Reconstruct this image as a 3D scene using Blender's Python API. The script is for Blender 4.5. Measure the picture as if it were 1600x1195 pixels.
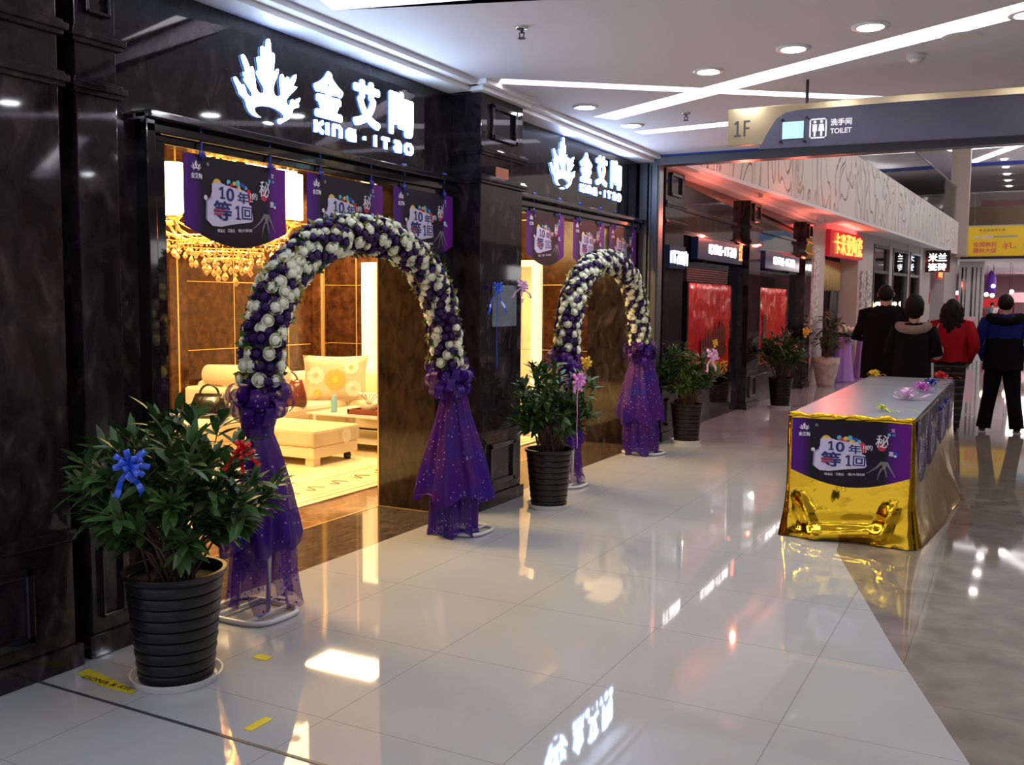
import bpy, math, random
from mathutils import Vector, Matrix
from mathutils.geometry import tessellate_polygon
PI = math.pi
for o in list(bpy.data.objects): bpy.data.objects.remove(o)
sc = bpy.context.scene
C = sc.collection
random.seed(7)
# ------------------------------------------------------------------ camera
cam = bpy.data.cameras.new('camera'); camo = bpy.data.objects.new('camera', cam); C.objects.link(camo)
_y, _p, _r = math.radians(27.9), math.radians(4.85), math.radians(.45)
_f = Vector((-math.sin(_y)*math.cos(_p), math.cos(_y)*math.cos(_p), -math.sin(_p)))
_rt = Vector((math.cos(_y), math.sin(_y), 0)); _up = _rt.cross(_f)
_rt2 = _rt*math.cos(_r) + _up*math.sin(_r); _up2 = _rt2.cross(_f)
_m = Matrix((_rt2, _up2, -_f)).transposed().to_4x4(); _m.translation = Vector((0, 0, 1.6))
camo.matrix_world = _m
cam.sensor_width = 36; cam.lens = 36*1504/1600; cam.clip_start = .05; cam.clip_end = 300
sc.camera = camo
# ------------------------------------------------------------------ world, exposure
w = bpy.data.worlds.new('world'); sc.world = w; w.use_nodes = True
bg = w.node_tree.nodes['Background']; bg.inputs[0].default_value = (.40, .385, .47, 1); bg.inputs[1].default_value = 1.25
sc.view_settings.view_transform = 'Standard'; sc.view_settings.look = 'None'
sc.view_settings.exposure = .4; sc.view_settings.gamma = 1
SLOT, DOWN, SIGN = 4.2, 75, 14
def area(loc, sx, sy, power, col, rot=(0, 0, 0), spread=PI):
    l = bpy.data.lights.new('lamp', 'AREA'); l.shape = 'RECTANGLE'; l.size = sx; l.size_y = sy
    l.energy = power; l.color = col; l.spread = spread
    o = bpy.data.objects.new('lamp', l); C.objects.link(o); o.location = loc; o.rotation_euler = rot; return o
# big soft lamps: a shop ceiling panel, and unseen fill added for shop, hall, passage
area((-6.6, 5.0, 3.34), 1.6, 1.4, 230, (1, .66, .30))
area((-7.2, 9.35, 2.93), 1.0, .5, 100, (1, .68, .34))
area((-5.2, 8.4, 3.34), .6, 1.6, 65, (1, .64, .28))
for _k in range(7):  # unseen points, added to brighten the upper hall and fascia
    _l = bpy.data.lights.new('hall_lamp', 'POINT'); _l.energy = 130; _l.color = (1, .97, .93); _l.shadow_soft_size = .09
    _o = bpy.data.objects.new('hall_lamp', _l); C.objects.link(_o); _o.location = (2.6+.3*(_k % 2), 13+_k*4.6, 6.6)
area((.6, 47, 3.1), 2, 16, 420, (1, .84, .80))
# ------------------------------------------------------------------ material helpers
M = {}
def mat(name, col=(.5, .5, .5), rough=.5, metal=0., spec=.5, emit=None, es=0., coat=0., alpha=1., trans=0., ior=1.45):
    m = bpy.data.materials.new(name); m.use_nodes = True; b = m.node_tree.nodes['Principled BSDF']
    b.inputs['Base Color'].default_value = (*col, 1); b.inputs['Roughness'].default_value = rough
    b.inputs['Metallic'].default_value = metal; b.inputs['Specular IOR Level'].default_value = spec
    b.inputs['Coat Weight'].default_value = coat; b.inputs['Alpha'].default_value = alpha
    b.inputs['Transmission Weight'].default_value = trans; b.inputs['IOR'].default_value = ior
    if emit: b.inputs['Emission Color'].default_value = (*emit, 1); b.inputs['Emission Strength'].default_value = es
    M[name] = m; return m
def N(m, t, **k):
    n = m.node_tree.nodes.new(t)
    for a, v in k.items(): setattr(n, a, v)
    return n
def L(m, a, b): m.node_tree.links.new(a, b)
def B(m): return m.node_tree.nodes['Principled BSDF']
def noisemix(m, c1, c2, scale=6, detail=6, lo=.35, hi=.7, dist=0., aniso=(1, 1, 1), c3=None):
    tc = N(m, 'ShaderNodeTexCoord'); mp = N(m, 'ShaderNodeMapping'); mp.inputs['Scale'].default_value = aniso
    n = N(m, 'ShaderNodeTexNoise'); n.inputs['Scale'].default_value = scale; n.inputs['Detail'].default_value = detail
    n.inputs['Distortion'].default_value = dist
    r = N(m, 'ShaderNodeValToRGB'); r.color_ramp.elements[0].position = lo; r.color_ramp.elements[1].position = hi
    r.color_ramp.elements[0].color = (*c1, 1); r.color_ramp.elements[1].color = (*c2, 1)
    if c3: e = r.color_ramp.elements.new((lo+hi)/2); e.color = (*c3, 1)
    L(m, tc.outputs['Object'], mp.inputs[0]); L(m, mp.outputs[0], n.inputs['Vector']); L(m, n.outputs['Fac'], r.inputs[0])
    L(m, r.outputs[0], B(m).inputs['Base Color']); return n, r, mp
def bump(m, scale=20, strength=.3, dist=.01, detail=3, aniso=(1, 1, 1)):
    tc = N(m, 'ShaderNodeTexCoord'); mp = N(m, 'ShaderNodeMapping'); mp.inputs['Scale'].default_value = aniso
    n = N(m, 'ShaderNodeTexNoise'); n.inputs['Scale'].default_value = scale; n.inputs['Detail'].default_value = detail
    b = N(m, 'ShaderNodeBump'); b.inputs['Strength'].default_value = strength; b.inputs['Distance'].default_value = dist
    L(m, tc.outputs['Object'], mp.inputs[0]); L(m, mp.outputs[0], n.inputs['Vector'])
    L(m, n.outputs['Fac'], b.inputs['Height']); L(m, b.outputs[0], B(m).inputs['Normal']); return n
noisemix(mat('marble_dark', rough=.045), (.010, .008, .009), (.085, .068, .066), 9, 10, .36, .80, .9, (1, 1, .55), (.024, .020, .021))
noisemix(mat('marble_black', rough=.10), (.004, .004, .005), (.022, .020, .020), 7, 6, .4, .75, .6)
noisemix(mat('marble_jamb', rough=.10), (.018, .012, .008), (.060, .040, .026), 12, 9, .35, .7, .9, (1, 1, .5))
noisemix(mat('marble_brown', rough=.14), (.028, .010, .004), (.115, .046, .018), 10, 10, .33, .78, .6, (1, 1, 1), (.062, .023, .009))
noisemix(mat('threshold_tile', rough=.07), (.035, .027, .020), (.16, .12, .085), 9, 8, .3, .75, .8, (4, 1, 1))
noisemix(mat('brown_tile', rough=.10), (.13, .065, .030), (.36, .20, .10), 6, 8, .3, .75, .8)
mat('gold_line', (.95, .62, .22), .25, .6)
mat('white_paint', (.72, .70, .72), .6); mat('white_trim', (.86, .86, .88), .35)
mat('ceiling_white', (.74, .715, .80), .75)
mat('black_gloss', (.012, .011, .012), .08, coat=.5); mat('black_matte', (.008, .008, .009), .5)
mat('steel_dark', (.09, .095, .11), .35, .4); mat('blue_strip', (.01, .03, .30), .35)
mat('chrome', (.7, .7, .72), .18, 1.); mat('brass', (.42, .33, .20), .28, .9)
mat('slot_light', (1, 1, 1), emit=(1, .97, 1), es=SLOT); mat('down_light', (1, 1, 1), emit=(.92, .96, 1), es=DOWN)
mat('far_light', (1, 1, 1), emit=(1, .95, .88), es=14); mat('far_slot', (1, 1, 1), emit=(1, 1, 1), es=2.2)
mat('sign_white', (1, 1, 1), emit=(.62, .80, 1), es=SIGN); mat('sign_blue', (.2, .4, 1), emit=(.12, .28, 1), es=5)
mat('text_white_lit', (1, 1, 1), emit=(.92, .97, 1), es=2.4); mat('text_red_lit', (1, .1, .02), emit=(1, .20, .04), es=3.2)
mat('panel_blue', (.015, .035, .11), .12); mat('panel_red', (.16, .004, .008), .3, emit=(.8, .01, .03), es=.25)
mat('sign_navy', (.055, .050, .085), .42); mat('text_dark', (.035, .032, .03), .5); mat('white_print', (.85, .85, .87), .5)
mat('pane_blue', (.35, .62, .70), .15, emit=(.4, .7, .8), es=.35)
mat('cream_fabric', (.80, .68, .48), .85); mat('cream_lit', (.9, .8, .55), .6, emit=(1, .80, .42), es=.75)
noisemix(mat('flower_fabric', rough=.85), (.60, .50, .34), (.70, .60, .43), 4, 3)
mat('flower_orange', (.82, .45, .12), .85); mat('flower_pale', (.80, .74, .62), .85)
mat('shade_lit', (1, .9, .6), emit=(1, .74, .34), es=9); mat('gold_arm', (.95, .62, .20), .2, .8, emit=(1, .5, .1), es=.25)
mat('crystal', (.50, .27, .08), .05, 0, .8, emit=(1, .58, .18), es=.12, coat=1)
mat('leather_brown', (.14, .035, .02), .25, coat=.4); mat('leather_black', (.012, .011, .012), .22, coat=.5)
mat('glass_table', (.75, .80, .72), .05, 0, .8); mat('wood_red', (.22, .045, .02), .3); mat('book_red', (.65, .03, .02), .4)
mat('bottle_blue', (.25, .50, .62), .1, coat=.5)
noisemix(mat('rug', rough=.95), (.78, .62, .34), (.93, .82, .56), 2.2, 5, .35, .65, 1.0)
mat('rug_line', (.22, .15, .07), .9)
mat('rose_white', (.80, .83, .66), .6); mat('rose_purple', (.030, .006, .085), .65); mat('leaf_yellow', (.30, .27, .035), .55)
noisemix(mat('leaf_green', rough=.38), (.018, .050, .013), (.065, .155, .035), 9, 2, .3, .7)
mat('branch', (.13, .085, .045), .8); mat('soil', (.015, .011, .008), .9)
mat('pot_black', (.007, .0065, .007), .30); mat('saucer', (.70, .70, .68), .4); mat('white_tube', (.62, .61, .63), .3)
noisemix(mat('vase_stone', rough=.7), (.34, .29, .26), (.60, .55, .50), 9, 6)
mat('drape_lilac', (.40, .20, .58), .7)
for n, c in dict(bow_blue=(.02, .10, .72), bow_red=(.75, .01, .01), bow_pink=(.85, .30, .78), bow_yellow=(.95, .60, .03), bow_magenta=(.75, .12, .65),
                 bow_palepink=(.9, .55, .82), bow_yellowgreen=(.75, .78, .08), bow_navy=(.01, .02, .35)).items(): mat(n, c, .18, 0, .6, coat=.6)
mat('skin', (.52, .30, .20), .6); mat('hair', (.006, .005, .0045), .65, spec=.25); mat('cloth_black', (.004, .0035, .004), .95, spec=.2); mat('cloth_red', (.32, .006, .012), .9, spec=.2)
mat('cloth_blue', (.006, .014, .12), .85, spec=.2); mat('fur', (.26, .18, .15), .95); mat('denim', (.03, .05, .10), .85); mat('cloth_maroon', (.13, .012, .015), .85)
mat('cloth_white', (.6, .6, .62), .8); mat('shoe_sole', (.75, .75, .75), .5); mat('bag_cream', (.55, .50, .42), .6); mat('cloth_grey', (.12, .13, .15), .8)
p = mat('plaid', (.02, .02, .022), .85)
wv = N(p, 'ShaderNodeTexWave', bands_direction='Z'); wv.inputs['Scale'].default_value = 3.6
tc = N(p, 'ShaderNodeTexCoord'); L(p, tc.outputs['Object'], wv.inputs['Vector'])
rr = N(p, 'ShaderNodeValToRGB'); rr.color_ramp.elements[0].position = .72; rr.color_ramp.elements[0].color = (.012, .012, .013, 1)
rr.color_ramp.elements[1].position = .98; rr.color_ramp.elements[1].color = (.075, .075, .08, 1)
L(p, wv.outputs['Fac'], rr.inputs[0]); L(p, rr.outputs[0], B(p).inputs['Base Color'])
# polished floor tiles with fine joints
def tile_floor(name, ca, cb, joint, tx, ty, ox, oy, rough, jw=.0022, blot=1.3):
    m = mat(name, ca, rough, 0, .5, coat=0); nt = m.node_tree
    tc = N(m, 'ShaderNodeTexCoord'); sp = N(m, 'ShaderNodeSeparateXYZ'); L(m, tc.outputs['Object'], sp.inputs[0])
    outs = []
    for ax, t, o_ in (('X', tx, ox), ('Y', ty, oy)):
        a = N(m, 'ShaderNodeMath', operation='SUBTRACT'); a.inputs[1].default_value = o_; L(m, sp.outputs[ax], a.inputs[0])
        pp = N(m, 'ShaderNodeMath', operation='PINGPONG'); pp.inputs[1].default_value = t/2; L(m, a.outputs[0], pp.inputs[0])
        lt = N(m, 'ShaderNodeMath', operation='LESS_THAN'); lt.inputs[1].default_value = jw; L(m, pp.outputs[0], lt.inputs[0]); outs.append(lt)
    mx = N(m, 'ShaderNodeMath', operation='MAXIMUM'); L(m, outs[0].outputs[0], mx.inputs[0]); L(m, outs[1].outputs[0], mx.inputs[1])
    n = N(m, 'ShaderNodeTexNoise'); n.inputs['Scale'].default_value = blot; n.inputs['Detail'].default_value = 7; L(m, tc.outputs['Object'], n.inputs['Vector'])
    r = N(m, 'ShaderNodeValToRGB'); r.color_ramp.elements[0].position = .3; r.color_ramp.elements[1].position = .7
    r.color_ramp.elements[0].color = (*ca, 1); r.color_ramp.elements[1].color = (*cb, 1); L(m, n.outputs['Fac'], r.inputs[0])
    mix = N(m, 'ShaderNodeMix', data_type='RGBA'); mix.inputs[7].default_value = (*joint, 1)
    L(m, mx.outputs[0], mix.inputs[0]); L(m, r.outputs[0], mix.inputs[6]); L(m, mix.outputs[2], B(m).inputs['Base Color']); return m
tile_floor('floor_tile', (.395, .415, .41), (.44, .46, .455), (.27, .275, .27), .77, .80, -1.52, 3.62, .035)
tile_floor('floor_brown', (.17, .145, .115), (.27, .235, .19), (.12, .10, .08), .80, .80, -.4, .1, .045, .0015, 5)
# gold foil
m = mat('gold_foil', (.88, .55, .03), .12, 1.); bump(m, 7, .30, .02, 3)
m = mat('gold_foil_flat', (.80, .50, .05), .20, 1.); bump(m, 9, .35, .015, 3)
# see-through mixes
def clearmat(name, col, fac, rough=.2, dots=None, glossy=False, dens=0):
    m = bpy.data.materials.new(name); m.use_nodes = True; nt = m.node_tree; nt.nodes.clear(); M[name] = m
    out = N(m, 'ShaderNodeOutputMaterial'); mix = N(m, 'ShaderNodeMixShader'); tr = N(m, 'ShaderNodeBsdfTransparent')
    if glossy:
        gl = N(m, 'ShaderNodeBsdfGlossy'); gl.inputs['Roughness'].default_value = rough
        fr = N(m, 'ShaderNodeFresnel'); fr.inputs[0].default_value = 1.5; L(m, fr.outputs[0], mix.inputs[0])
        L(m, tr.outputs[0], mix.inputs[1]); L(m, gl.outputs[0], mix.inputs[2])
    else:
        df = N(m, 'ShaderNodeBsdfPrincipled'); df.inputs['Base Color'].default_value = (*col, 1); df.inputs['Roughness'].default_value = rough
        tl = N(m, 'ShaderNodeBsdfTranslucent'); tl.inputs[0].default_value = (*col, 1)
        ad = N(m, 'ShaderNodeMixShader'); ad.inputs[0].default_value = .35; L(m, df.outputs[0], ad.inputs[1]); L(m, tl.outputs[0], ad.inputs[2])
        L(m, tr.outputs[0], mix.inputs[1]); L(m, ad.outputs[0], mix.inputs[2]); mix.inputs[0].default_value = fac
        if dots:
            tc = N(m, 'ShaderNodeTexCoord'); vo = N(m, 'ShaderNodeTexVoronoi'); vo.inputs['Scale'].default_value = dots; vo.inputs['Randomness'].default_value = 1
            L(m, tc.outputs['Object'], vo.inputs['Vector'])
            lt = N(m, 'ShaderNodeMath', operation='LESS_THAN'); lt.inputs[1].default_value = .22; L(m, vo.outputs['Distance'], lt.inputs[0])
            se = N(m, 'ShaderNodeSeparateColor'); L(m, vo.outputs['Color'], se.inputs[0])
            g = N(m, 'ShaderNodeMath', operation='GREATER_THAN'); g.inputs[1].default_value = .62; L(m, se.outputs[0], g.inputs[0])
            sil = N(m, 'ShaderNodeMath', operation='MULTIPLY'); L(m, lt.outputs[0], sil.inputs[0]); L(m, g.outputs[0], sil.inputs[1])
            nz = N(m, 'ShaderNodeTexNoise'); nz.inputs['Scale'].default_value = 5; nz.inputs['Detail'].default_value = 3; L(m, tc.outputs['Object'], nz.inputs['Vector'])
            nr = N(m, 'ShaderNodeValToRGB'); nr.color_ramp.elements[0].position = .38; nr.color_ramp.elements[1].position = .62; nr.color_ramp.elements[0].color = (*col, 1); nr.color_ramp.elements[1].color = (col[0]*2.6+.02, col[1], col[2]*.75, 1); L(m, nz.outputs['Fac'], nr.inputs[0])
            cm = N(m, 'ShaderNodeMix', data_type='RGBA'); L(m, nr.outputs[0], cm.inputs[6]); cm.inputs[7].default_value = (.50, .36, .85, 1)
            L(m, sil.outputs[0], cm.inputs[0]); L(m, cm.outputs[2], df.inputs['Base Color'])
            mm = N(m, 'ShaderNodeMath', operation='MAXIMUM'); mm.inputs[1].default_value = fac; L(m, lt.outputs[0], mm.inputs[0])
            L(m, mm.outputs[0], mix.inputs[0])
    L(m, mix.outputs[0], out.inputs[0]); return m
clearmat('tulle', (.045, .008, .32), .55, .45, 34); clearmat('tulle_dense', (.026, .004, .27), .84, .4, 40)
clearmat('glass', (1, 1, 1), 0, .02, glossy=True); clearmat('plastic_milky', (.42, .38, .40), .22, .15)
clearmat('acrylic', (.45, .50, .58), .35, .08); clearmat('plastic_clear', (.8, .8, .8), .12, .1)
# printed banner: near-black centre, purple towards the sides (ink of the print itself)
m = mat('banner_ink', (.02, .01, .03), .5, spec=.3)
tc = N(m, 'ShaderNodeTexCoord'); sp = N(m, 'ShaderNodeSeparateXYZ'); L(m, tc.outputs['Object'], sp.inputs[0])
rr = N(m, 'ShaderNodeValToRGB'); L(m, sp.outputs['X'], rr.inputs[0])
e = rr.color_ramp.elements; e[0].position = 0; e[0].color = (.085, .006, .22, 1); e[1].position = 1; e[1].color = (.14, .005, .22, 1)
for ps, cc in ((.10, (.060, .006, .15, 1)), (.17, (.010, .006, .014, 1)), (.79, (.010, .006, .014, 1)), (.86, (.10, .006, .20, 1))): q = e.new(ps); q.color = cc
L(m, rr.outputs[0], B(m).inputs['Base Color'])
mat('ink_plate', (.62, .58, .78), .4); mat('ink_plate_side', (.40, .26, .55), .4); mat('ink_navy', (.012, .020, .14), .4); mat('ink_red', (.55, .02, .06), .4)
mat('ink_white', (.75, .73, .78), .4); mat('ink_yellow', (.80, .58, .10), .4); mat('ink_cyan', (.10, .45, .62), .4); mat('ink_grey', (.20, .18, .21), .4); mat('ink_blue', (.02, .05, .5), .4)
# posters in crinkled plastic
m = mat('poster_red', (.6, .02, .02), .14); noisemix(m, (.42, .008, .025), (.55, .045, .012), 1.2, 2, .3, .7); bump(m, 6, 1., .05, 4, (1, 2.6, .30))
m = mat('poster_dark', (.14, .015, .008), .3, coat=1); mat('grille', (.16, .10, .11), .4, .3)
# carved fascia
m = mat('carved_plaster', (.66, .60, .56), .6)
tc = N(m, 'ShaderNodeTexCoord'); mp = N(m, 'ShaderNodeMapping'); mp.inputs['Scale'].default_value = (.36, .36, .17)
ns = N(m, 'ShaderNodeTexNoise'); ns.inputs['Scale'].default_value = 5.0; ns.inputs['Detail'].default_value = .6; ns.inputs['Distortion'].default_value = 1.8
ab = N(m, 'ShaderNodeMath', operation='SUBTRACT'); ab.inputs[1].default_value = .5; ab2 = N(m, 'ShaderNodeMath', operation='ABSOLUTE')
sm = N(m, 'ShaderNodeMath', operation='MULTIPLY'); sm.inputs[1].default_value = 26; cl = N(m, 'ShaderNodeClamp')
b = N(m, 'ShaderNodeBump'); b.inputs['Strength'].default_value = 1; b.inputs['Distance'].default_value = .06
L(m, tc.outputs['Object'], mp.inputs[0]); L(m, mp.outputs[0], ns.inputs['Vector']); L(m, ns.outputs['Fac'], ab.inputs[0]); L(m, ab.outputs[0], ab2.inputs[0])
L(m, ab2.outputs[0], sm.inputs[0]); L(m, sm.outputs[0], cl.inputs[0]); L(m, cl.outputs[0], b.inputs['Height']); L(m, b.outputs[0], B(m).inputs['Normal'])
noisemix(mat('mosaic', rough=.4), (.25, .22, .21), (.75, .72, .70), 14, 4, .4, .6)
mat('beige_wall', (.52, .46, .43), .5); mat('beige_column', (.40, .33, .28), .4); mat('brown_panel', (.16, .10, .05), .35)
mat('curtain_gold', (.55, .38, .14), .7); mat('curtain_dark', (.035, .03, .03), .6); mat('paper_yellow', (.90, .60, .02), .5); mat('paper_blue', (.08, .32, .62), .5); mat('paper_pink', (.75, .45, .50), .5)
mat('dark_red', (.12, .02, .02), .4); mat('shop_dark', (.02, .02, .025), .3); mat('paper_red_text', (.75, .12, .10), .5); mat('stall_red', (.55, .02, .03), .5, emit=(1, .05, .05), es=.12); mat('stall_purple', (.12, .02, .4), .6)
mat('tape_yellow', (.62, .52, .02), .5); mat('scuff', (.24, .23, .21), .5); mat('sticker_orange', (.40, .13, .06), .6); mat('table_top', (.30, .335, .36), .24, 0, .4)
mat('lamp_warm', (1, .8, .5), emit=(1, .72, .35), es=7); mat('red_lamp', (1, .1, .1), emit=(1, .04, .03), es=5); mat('grass_green', (.10, .16, .05), .6)
# ------------------------------------------------------------------ mesh builder
class MB:
    def __init__(s): s.v = []; s.f = []; s.mi = []; s.mats = []
    def slot(s, m):
        if m not in s.mats: s.mats.append(m)
        return s.mats.index(m)
    def add(s, vs, fs, m=None):
        o = len(s.v); k = s.slot(m); s.v += [tuple(v) for v in vs]
        for f in fs: s.f.append([i+o for i in f]); s.mi.append(k)
        return s
    def box(s, x0, x1, y0, y1, z0, z1, m=None):
        v = [(x0, y0, z0), (x1, y0, z0), (x1, y1, z0), (x0, y1, z0), (x0, y0, z1), (x1, y0, z1), (x1, y1, z1), (x0, y1, z1)]
        return s.add(v, [(0, 3, 2, 1), (4, 5, 6, 7), (0, 1, 5, 4), (1, 2, 6, 5), (2, 3, 7, 6), (3, 0, 4, 7)], m)
    def hexa(s, b, t, m=None):      # any 4 bottom + 4 top points
        return s.add(list(b)+list(t), [(0, 3, 2, 1), (4, 5, 6, 7), (0, 1, 5, 4), (1, 2, 6, 5), (2, 3, 7, 6), (3, 0, 4, 7)], m)
    def rings(s, rs, m=None, cap=True, closed=True):
        n = len(rs[0]); vs = [p for r in rs for p in r]; fs = []
        for i in range(len(rs)-1):
            for j in range(n if closed else n-1):
                k = (j+1) % n; fs.append((i*n+j, i*n+k, (i+1)*n+k, (i+1)*n+j))
        if cap and closed: fs.append(tuple(reversed(range(n)))); fs.append(tuple(range((len(rs)-1)*n, len(rs)*n)))
        return s.add(vs, fs, m)
    def lathe(s, prof, c=(0, 0, 0), n=24, m=None, sx=1, sy=1):
        return s.rings([[(c[0]+r*sx*math.cos(2*PI*j/n), c[1]+r*sy*math.sin(2*PI*j/n), c[2]+z) for j in range(n)] for r, z in prof], m, cap=False)
    def tube(s, pts, r, n=8, m=None, closed=False):
        pts = [Vector(p) for p in pts]; rs = []; K = len(pts); prev = None
        for i, p in enumerate(pts):
            if closed: t = pts[(i+1) % K]-pts[i-1]
            else: t = pts[min(i+1, K-1)]-pts[max(i-1, 0)]
            t.normalize()
            if prev is None:
                a = Vector((0, 0, 1)) if abs(t.z) < .9 else Vector((1, 0, 0)); u = t.cross(a).normalized()
            else: u = (prev-t*prev.dot(t)).normalized()
            prev = u; v = t.cross(u); q = r[i] if isinstance(r, (list, tuple)) else r
            rs.append([tuple(p+u*q*math.cos(2*PI*j/n)+v*q*math.sin(2*PI*j/n)) for j in range(n)])
        if closed: rs.append(rs[0])
        return s.rings(rs, m, cap=not closed)
    def sphere(s, c, r, m=None, sc_=(1, 1, 1), n=12, k=8):
        return s.rings([[(c[0]+r*sc_[0]*math.sin(PI*i/k)*math.cos(2*PI*j/n), c[1]+r*sc_[1]*math.sin(PI*i/k)*math.sin(2*PI*j/n), c[2]-r*sc_[2]*math.cos(PI*i/k)) for j in range(n)]
                        for i in [.02]+list(range(1, k))+[k-.02]], m)
    def poly(s, pts2, f, d0, d1=None, m=None):   # f(u,v,d)->xyz ; d1 gives thickness
        tr = tessellate_polygon([[Vector((a, b_, 0)) for a, b_ in pts2]]); n = len(pts2)
        ar = sum(pts2[i][0]*pts2[(i+1) % n][1]-pts2[(i+1) % n][0]*pts2[i][1] for i in range(n))
        def fix(t):
            a, b_, c = [pts2[i] for i in t]; w_ = (b_[0]-a[0])*(c[1]-a[1])-(b_[1]-a[1])*(c[0]-a[0])
            return tuple(t) if w_ > 0 else tuple(reversed(t))
        tr = [fix(t) for t in tr]
        if d1 is None: return s.add([f(a, b_, d0) for a, b_ in pts2], tr, m)
        vs = [f(a, b_, d0) for a, b_ in pts2]+[f(a, b_, d1) for a, b_ in pts2]
        fs = [tuple(reversed(t)) for t in tr]+[tuple(i+n for i in t) for t in tr]
        for i in range(n):
            j = (i+1) % n; fs.append((i, j, j+n, i+n) if ar > 0 else (j, i, i+n, j+n))
        return s.add(vs, fs, m)
    def obj(s, name, material=None, parent=None, smooth=False, bev=0, solid=0, ang=None):
        me = bpy.data.meshes.new(name); me.from_pydata(s.v, [], s.f)
        for mm in s.mats: me.materials.append(M[mm] if mm else M[material])
        me.polygons.foreach_set('material_index', s.mi)
        if smooth: me.polygons.foreach_set('use_smooth', [True]*len(s.f))
        me.update(); o = bpy.data.objects.new(name, me); C.objects.link(o)
        if ang:
            try: me.set_sharp_from_angle(angle=ang)
            except Exception: pass
        if parent: o.parent = parent
        if solid: md = o.modifiers.new('s', 'SOLIDIFY'); md.thickness = solid; md.offset = 0
        if bev: md = o.modifiers.new('b', 'BEVEL'); md.width = bev; md.segments = 2; md.limit_method = 'ANGLE'
        return o
def tag(o, label=None, cat=None, group=None, kind=None):
    if label: o['label'] = label
    if cat: o['category'] = cat
    if group: o['group'] = group
    if kind: o['kind'] = kind
    return o
def thing(name, label, cat, loc=(0, 0, 0), rz=0, group=None):
    o = bpy.data.objects.new(name, None); o.empty_display_size = .1; C.objects.link(o); o.location = loc; o.rotation_euler = (0, 0, rz)
    return tag(o, label, cat, group)
def struct(name, mb, mt, bev=0, smooth=False):
    o = mb.obj(name, mt, bev=bev, smooth=smooth); return tag(o, kind='structure')
def dup(root, loc, rz=None, label=None, group=None):
    r = root.copy(); C.objects.link(r); r.location = loc
    if rz is not None: r.rotation_euler = (0, 0, rz)
    if label: r['label'] = label
    if group: r['group'] = group
    for ch in [c for c in root.children]:
        c = ch.copy(); C.objects.link(c); c.parent = r
        for g in [x for x in ch.children]:
            d = g.copy(); C.objects.link(d); d.parent = c
    return r
# text -> flat triangles in a unit box (cached), drawn before the scene fills up
TX = {}
def glyphs(body, off=0., shear=0.):
    key = (body, off, shear)
    if key in TX: return TX[key]
    c = bpy.data.curves.new('t', 'FONT'); c.body = body; c.size = 1; c.offset = off; c.shear = shear; c.resolution_u = 4
    o = bpy.data.objects.new('t', c); C.objects.link(o)
    dg = bpy.context.evaluated_depsgraph_get(); me = bpy.data.meshes.new_from_object(o.evaluated_get(dg))
    vs = [v.co.copy() for v in me.vertices]; fs = [tuple(p.vertices) for p in me.polygons]
    x0 = min(v.x for v in vs); x1 = max(v.x for v in vs); y0 = min(v.y for v in vs); y1 = max(v.y for v in vs)
    vs = [((v.x-x0)/(x1-x0), (v.y-y0)/(y1-y0)) for v in vs]
    # boundary edges for extruding
    cnt = {}
    for f in fs:
        for i in range(len(f)):
            e_ = (f[i], f[(i+1) % len(f)]); k = tuple(sorted(e_)); cnt.setdefault(k, []).append(e_)
    bd = [v_[0] for v_ in cnt.values() if len(v_) == 1]
    bpy.data.objects.remove(o); bpy.data.meshes.remove(me); bpy.data.curves.remove(c)
    TX[key] = (vs, fs, bd, (x1-x0)/(y1-y0)); return TX[key]
def text(mb, body, f, u0, u1, v0, v1, d0, d1=None, m=None, side=None, off=0., rot=0., shear=0.):
    vs, fs, bd, asp = glyphs(body, 0., shear); cu, cv = (u0+u1)/2, (v0+v1)/2; cr, sr = math.cos(rot), math.sin(rot); n = len(vs)
    o = off*min(u1-u0, v1-v0)*1.1; sh = [(0, 0)]+([(o*math.cos(a*PI/4+.4), o*math.sin(a*PI/4+.4)) for a in range(8)] if off else [])
    for k, (ox, oy) in enumerate(sh):
        def P(v, d):
            a = (v[0]-.5)*(u1-u0-2*o)+ox; b_ = (v[1]-.5)*(v1-v0-2*o)+oy; return f(cu+a*cr-b_*sr, cv+a*sr+b_*cr, d+.00006*k)
        mb.add([P(v, d0 if d1 is None else d1) for v in vs], fs, m)
        if d1 is not None: mb.add([P(v, d0) for v in vs]+[P(v, d1) for v in vs], [(a, b_, b_+n, a+n) for a, b_ in bd], side or m)
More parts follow.
